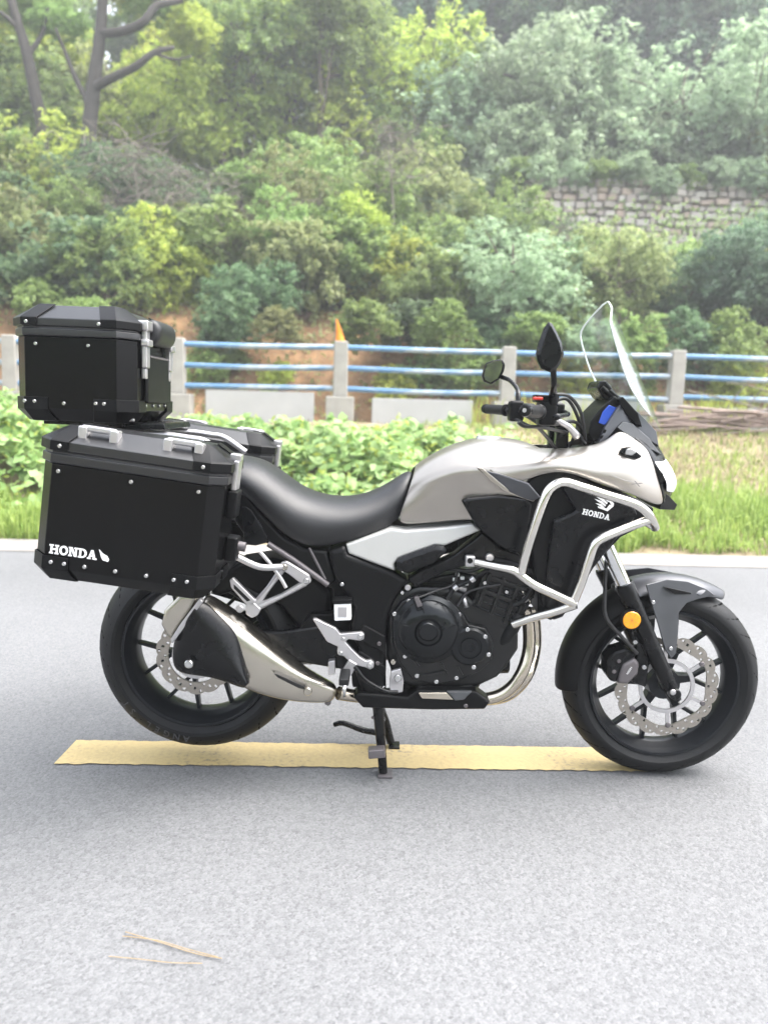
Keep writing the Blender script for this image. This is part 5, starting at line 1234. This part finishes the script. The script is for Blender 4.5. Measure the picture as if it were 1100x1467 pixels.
for x, y, r_, m in far: plant('slope_tree', (x, y), 34.0 + vr.uniform(-2, 4), r_, TREE, 'leaf_' + m, {'leaf_bluegreen': 'dark blue green tree near the hilltop', 'leaf_dark': 'dark green tree near the hilltop', 'leaf_greygreen': 'haze-paled grey green tree near the hilltop', 'leaf_mid': 'mid green tree near the hilltop'}['leaf_' + m], 'trees near the hilltop', 'tree', sx=1.15)

for i, x in enumerate(range(735, 1160, 42)):
    plant('trailing_shrub', (x, 250 + vr.uniform(-8, 8)), 22.5, vr.uniform(15, 24), SHRUB, 'leaf_greygreen' if i % 3 else 'leaf_mid', 'shrub trailing over the stone wall', 'shrubs trailing over the wall', 'shrub', sx=1.3, wood=False)
for i, (x, y) in enumerate(((705, 300), (745, 330), (800, 352), (860, 358), (930, 362), (1000, 360), (1070, 366), (1120, 362))):
    plant('wall_foot_shrub', (x, y + 14), 21.6, vr.uniform(17, 26), SHRUB, 'leaf_mid' if i % 2 else 'leaf_olive', ('mid green' if i % 2 else 'olive') + ' shrub at the foot of the stone wall', 'shrubs at the foot of the wall', 'shrub', sx=1.2, wood=False)

# the same growth carries on along the road to both sides
for i in range(44):
    sd = -1 if i % 2 else 1; k = i // 2; row = k % 4; d = (16.0, 19.5, 24.5, 31.0)[row] + vr.uniform(-.6, .8); u = sd * (9.5 + 2.6 * (k // 4) + row * 2.4 + vr.uniform(-.8, .8)) ; v_ = d - DIST
    m = vr.choice(('mid', 'olive', 'dark', 'bright', 'greygreen')); r_ = (1.2, 1.7, 2.4, 3.0)[row]; gz = hill_z(u, v_); me, wd = (SHRUB if row == 0 else TREE)[i % 5]
    root = empty('bank_shrub' if row == 0 else 'slope_tree', R(u, v_, gz), (lab_s if row == 0 else lab_t)['leaf_' + m] + where(u), 'shrub' if row == 0 else 'tree', SH if row == 0 else TRG)
    o = bpy.data.objects.new('crown', me); link(o, root, R(u, v_, gz + r_ * 1.0)); o.scale = (r_ * 1.25, r_ * 1.15, r_ * 1.2); o.rotation_euler = (0, 0, i * 1.3); o.material_slots[0].link = 'OBJECT'; o.material_slots[0].material = MATS['leaf_' + m]
    t = bpy.data.objects.new('trunk', wd); link(t, root, R(u, v_, gz + r_ * 1.0)); t.scale = (r_, r_, r_ * .9); t.rotation_euler = (0, 0, i * 1.3)

# bare twiggy bushes
for i, (x, y, r_) in enumerate(((195, 235, 85), (335, 290, 75), (560, 215, 70), (250, 275, 70), (430, 310, 55), (800, 350, 50))):
    d = 17.6; v_ = d - DIST; c_ = PV(x, y, v_); u = c_.dot(RU); s = r_ * d / F * .9
    root = empty('bare_bush', R(u, v_, hill_z(u, v_)), 'leafless bush of tangled grey dead twigs' + where(u), 'bush', 'bare twiggy bushes')
    o = bpy.data.objects.new('twigs', TWIG[i % 2]); link(o, root, R(u, v_, c_.z)); o.scale = (s * 1.2, s, s); o.rotation_euler = (0, 0, i * 1.1)
    gz = hill_z(u, v_); v, f = tube(spline([R(u, v_, gz - .1), R(u + .1, v_, (gz + c_.z) / 2), R(u - .05, v_, c_.z)], 4), [.05, .035, .015], 6); obj('stem', v, f, 'dead_twig', root, smooth=True)

for x, y, r_, m in ((150, 312, 34, 'olive'), (225, 326, 34, 'mid'), (300, 330, 32, 'olive'), (345, 262, 26, 'mid')):
    plant('slope_shrub', (x, y), 17.9, r_, TREE, 'leaf_' + m, {'olive': 'olive', 'mid': 'mid green', 'dark': 'dark green'}[m] + ' shrub grown through with bare twigs', 'shrubs among the bare twigs', 'shrub', sx=1.2)

# the two big bare-trunked trees at the left
def limb_tree(label, trunk, limbs, d, leaf_spots):
    v_ = d - DIST; q = [PV(x, y, v_) for x, y, _ in trunk]; u = q[0].dot(RU); gz = hill_z(u, v_)
    root = empty('tall_tree', R(u, v_, gz), label, 'tree', None)
    pts = [Vector((q[0].x - .1, q[0].y, gz - .2))] + q; rad = [trunk[0][2] * d / F * 1.15] + [t[2] * d / F for t in trunk]
    v, f = tube(spline(pts, 5), rad, 12); obj('trunk', v, f, 'dark_bark', root, smooth=True)
    for L in limbs:
        v, f = tube(spline([PV(x, y, v_ + dv) for x, y, r_, dv in L], 5), [r_ * d / F for x, y, r_, dv in L], 8); obj('limb', v, f, 'dark_bark', root, smooth=True)
    for i, (x, y, r_, dv) in enumerate(leaf_spots):
        c_ = PV(x, y, v_ + dv); o = bpy.data.objects.new('crown', TREE[i % 5][0]); link(o, root, c_); s = r_ * d / F; o.scale = (s * 1.2, s, s * .7); o.rotation_euler = (0, 0, i * 1.7)
        o.material_slots[0].link = 'OBJECT'; o.material_slots[0].material = MATS['leaf_bright' if i % 2 else 'leaf_mid']
limb_tree('tall forked tree with dark curved limbs reaching over the bushes', [(122, 260, 11), (128, 190, 10), (135, 120, 9), (144, 50, 7.5), (148, -10, 6.5), (150, -80, 5)],
          [[(140, 48, 6, 0), (175, 45, 6, -.2), (205, 32, 5.5, -.3), (225, 8, 4.5, -.2), (262, 0, 3.5, 0), (290, -20, 2, 0)], [(132, 128, 6, 0), (160, 112, 5.5, -.3), (195, 95, 5, -.4), (222, 75, 4, -.4), (250, 68, 2.5, -.3)], [(128, 150, 4, 0), (108, 110, 3.5, .2), (92, 70, 2.5, .3), (80, 40, 1.5, .3)], [(222, 76, 2.5, -.4), (250, 85, 2, -.3), (275, 80, 1, -.2)]],
          20.5, [(215, 8, 40, .6), (280, 40, 46, .8), (95, 30, 40, 1.0), (170, -30, 50, .4)])
limb_tree('slender leaning tree with a bare grey trunk beside the forked tree', [(62, 200, 8), (52, 140, 8), (40, 80, 7), (27, 35, 6), (16, -5, 5.5), (8, -60, 4)],
          [[(40, 80, 4, 0), (60, 50, 3, .2), (70, 10, 2, .2)], [(30, 45, 3, 0), (5, 20, 2.5, -.2), (-20, 10, 1.5, -.2)]], 21.0, [(20, 20, 36, .9), (-30, 20, 44, .3), (70, 0, 34, .5)])

# leaf cover on the slope, ground plants of the verge
rs = np.random.RandomState(77)
def scatter(n, u0, u1, v0, v1, dens=None):
    u = rs.uniform(u0, u1, n); v = rs.uniform(v0, v1, n)
    if dens is not None: k = rs.rand(n) < np.array([dens(a, b) for a, b in zip(u, v)]); u, v = u[k], v[k]
    return u, v
def to_world(u, v, z): return np.stack([u * RU.x + v * RV.x, u * RU.y + v * RV.y, z], 1)
def stuff(name, me, label, cat):
    o = bpy.data.objects.new(name, me); link(o, None, Vector((0, 0, 0))); prop(o, label, cat, kind='stuff'); return o
u, v = scatter(100000, -18, 18, 14.0, 36)
z = np.array([hill_z(a, b) for a, b in zip(u, v)]) + rs.rand(len(u)) ** 1.6 * 1.7
pts = to_world(u, v, z); stuff('undergrowth', leaf_mesh('undergrowth', pts, np.tile([0, -.5, 1.0], (len(pts), 1)), .14, rs, 'leaf_mid'), 'leafy green undergrowth covering the wooded slope', 'undergrowth')
u, v = scatter(16000, -12, 12, 11.2, 14.2, lambda a, b: (.75 if a > 1.5 else .35) + .4 * hill_noise(a * 1.4, b * 2))
z = np.array([hill_z(a, b) for a, b in zip(u, v)]) + rs.rand(len(u)) * .3
pts = to_world(u, v, z); stuff('bank_plants', leaf_mesh('bank_plants', pts, np.tile([0, -.5, .8], (len(pts), 1)), .12, rs, 'leaf_olive'), 'sparse weeds growing on the orange soil bank', 'weeds')
u, v = scatter(5200, -12, 12, 11.4, 14.4, lambda a, b: .5 + .4 * hill_noise(a * .9 + 3, b * 1.5))
z = np.array([hill_z(a, b) for a, b in zip(u, v)]) + rs.rand(len(u)) * .1
pts = to_world(u, v, z); stuff('dead_leaves', leaf_mesh('dead_leaves', pts, np.tile([0, -.5, .8], (len(pts), 1)), .13, rs, 'leaf_brown', wid=.15), 'dead stalks and brown leaves on the soil bank', 'dead leaves')

def vine_den(a, b):          # where the broad-leaved plants stand: thick at the left, thinning out behind the tank
    k = 1.0 if a < .6 else max(0, 1 - (a - .6) / 1.3)
    if b < 4.75 - .2 * hill_noise(a * 2, 1): k *= .12
    return k * max(0, min(1, (7.7 - b) / .6))
def vine_h(a, b): return (1.25 if a > -2.6 else min(2.1, 1.25 + (-2.6 - a) * .5)) * max(.05, (.27 + .28 * hill_noise(a * 2.6, b * 3.1) + .13 * math.sin(a * 7 + b * 5) * math.sin(a * 3.3 - b * 6.1)) * min(1, max(.15, (b - 4.3) / .8)) * (1 if b < 6.2 else max(.4, 1 - (b - 6.2) * .5)))
u, v = scatter(84000, -12.6, 2.2, 4.2, 8.7, vine_den)
hh = np.array([vine_h(a, b) for a, b in zip(u, v)]); z = np.array([hill_z(a, b) for a, b in zip(u, v)]) + hh * rs.uniform(.25, 1, len(u)) ** .6
pts = to_world(u, v, z)
kk = rs.rand(len(pts)) < .22; pd = pts[kk]; pts = pts[~kk]
stuff('weed_leaves', leaf_mesh('weed_leaves', pd + np.array([0, 0, .03]), np.tile([0, -.45, 1.0], (len(pd), 1)), .085, rs, 'leaf_bright', wid=.35, jit=.8, droop=-.8), 'narrow leaved weeds standing among the broad leaved vines', 'weeds')
stuff('vine_leaves', leaf_mesh('vine_leaves', pts, np.tile([0, -.45, 1.0], (len(pts), 1)), .118, rs, 'leaf_vine', wid=.72, jit=.45, droop=.6), 'bright green broad leaved vines smothering the verge', 'ground cover')
def blades(name, u, v, h, m, label, cat, w=.006, lean=.5, spread=1.0):
    n = len(u); z = np.array([hill_z(a, b) for a, b in zip(u, v)]) - .01; p = to_world(u, v, z); a = rs.uniform(0, 6.283, n)
    d = np.stack([np.cos(a), np.sin(a), np.zeros(n)], 1); s = np.stack([-np.sin(a), np.cos(a), np.zeros(n)], 1)
    ln = (h * rs.uniform(.5, 1.2, n))[:, None]; le = np.abs(rs.normal(0, lean, n))[:, None]; W = (w * rs.uniform(.6, 1.4, n))[:, None]
    mid = p + d * ln * le * .35 + np.array([0, 0, 1]) * ln * .6; tip = p + d * ln * le + np.array([0, 0, 1]) * ln * np.maximum(.12, 1 - le * .55)
    q = np.empty((n, 2, 4, 3)); q[:, 0, 0] = p - s * W; q[:, 0, 1] = p + s * W; q[:, 0, 2] = mid + s * W * .8; q[:, 0, 3] = mid - s * W * .8
    vtx = np.stack([p - s * W, p + s * W, mid + s * W * .8, mid - s * W * .8, tip], 1).reshape(-1, 3)
    base = np.arange(n) * 5; li = np.stack([base, base + 1, base + 2, base + 3, base + 3, base + 2, base + 4], 1).ravel().astype(np.int32)
    ls = np.stack([np.arange(n) * 7, np.arange(n) * 7 + 4], 1).ravel().astype(np.int32); lt = np.tile([4, 3], n).astype(np.int32)
    me = bpy.data.meshes.new(name); me.vertices.add(len(vtx)); me.vertices.foreach_set('co', vtx.astype(np.float32).ravel())
    me.loops.add(len(li)); me.loops.foreach_set('vertex_index', li); me.polygons.add(len(ls)); me.polygons.foreach_set('loop_start', ls); me.polygons.foreach_set('loop_total', lt)
    me.update(calc_edges=True); me.materials.append(MATS[m]); return stuff(name, me, label, cat)
def edge_den(a, b):
    e = V_EDGE + .10 + .10 * math.sin(a * 3.1) + .07 * math.sin(a * 8.3 + 1)
    if b < e: return 0
    far_ = 5.7 if a > .8 else 5.0
    k = max(0, 1 - max(0, b - 4.5) / (far_ - 4.5))
    return k * max(.02, .38 + 1.3 * hill_noise(a * 1.9 + 1, b * 2.2))
u, v = scatter(170000, -12, 10, 3.6, 6.4, edge_den); blades('grass', u, v, np.array([max(.08, .20 + .16 * hill_noise(a * 2.7 + 2, b * 3.1) + .05 * math.sin(a * 11)) for a, b in zip(u, v)]), 'grass_green', 'bright green grass fringe growing along the concrete shoulder', 'grass', w=.0055, lean=.55)
def dry_den(a, b):
    if a < .5: return .35 if b < 4.8 else .05
    return .85 * (.55 + .45 * hill_noise(a * 1.7 + 5, b * 2))
u, v = scatter(92000, -9, 12, 3.75, 8.9, dry_den); blades('dry_grass', u, v, .085, 'grass_dry', 'flattened straw coloured dry grass on the verge', 'dry grass', w=.006, lean=1.3)
u, v = scatter(14000, .6, 8, 5.2, 8.9, lambda a, b: .35 + .5 * hill_noise(a * 2.6 + 1, b * 2.4 + 2)); blades('weed_tufts', u, v, .13, 'grass_green', 'scattered green weed tufts among the dry grass', 'weeds', w=.007, lean=.8)
u, v = scatter(2600, 1.5, 6.0, 8.6, 9.6, lambda a, b: .9 if abs(a - 3.35) < .35 or abs(a - 5.2) < .3 else .15); blades('tall_weeds', u, v, .62, 'leaf_bright', 'tall wispy weeds growing through the fence rails', 'weeds', w=.008, lean=.35)

# woods on the camera's side of the road (they show in the mirror glass)
for i in range(9):
    u = -16 + 4.1 * i; v_ = -13.5 - 1.2 * (i % 2); me, wd = TREE[i % 5]
    root = empty('roadside_tree', R(u, v_, -.02), 'green tree across the road, facing the wooded slope', 'tree', 'trees across the road')
    o = bpy.data.objects.new('crown', me); link(o, root, R(u, v_, 2.6)); o.scale = (3.4, 2.6, 2.6); o.rotation_euler = (0, 0, i * .9)
    t = bpy.data.objects.new('trunk', wd); link(t, root, R(u, v_, 2.6)); t.scale = (3, 2.4, 1.6); t.rotation_euler = (0, 0, i * .9)

# pale air over the slope
hz = bpy.data.materials.new('haze_air'); hz.use_nodes = True; n = hz.node_tree; n.nodes.clear()
o_ = n.nodes.new('ShaderNodeOutputMaterial'); pv = n.nodes.new('ShaderNodeVolumePrincipled'); pv.inputs['Color'].default_value = (.93, .96, 1.0, 1); pv.inputs['Density'].default_value = HAZE; pv.inputs['Anisotropy'].default_value = .2
n.links.new(pv.outputs[0], o_.inputs['Volume']); MATS['haze_air'] = hz
v, f = box_geo(Vector((0, 0, 24)), X * 430, Y * 430, Z * 25.1); hb_ = obj('haze', v, f, 'haze_air'); prop(hb_, 'pale thin haze filling the air over the slope', 'haze', kind='stuff')
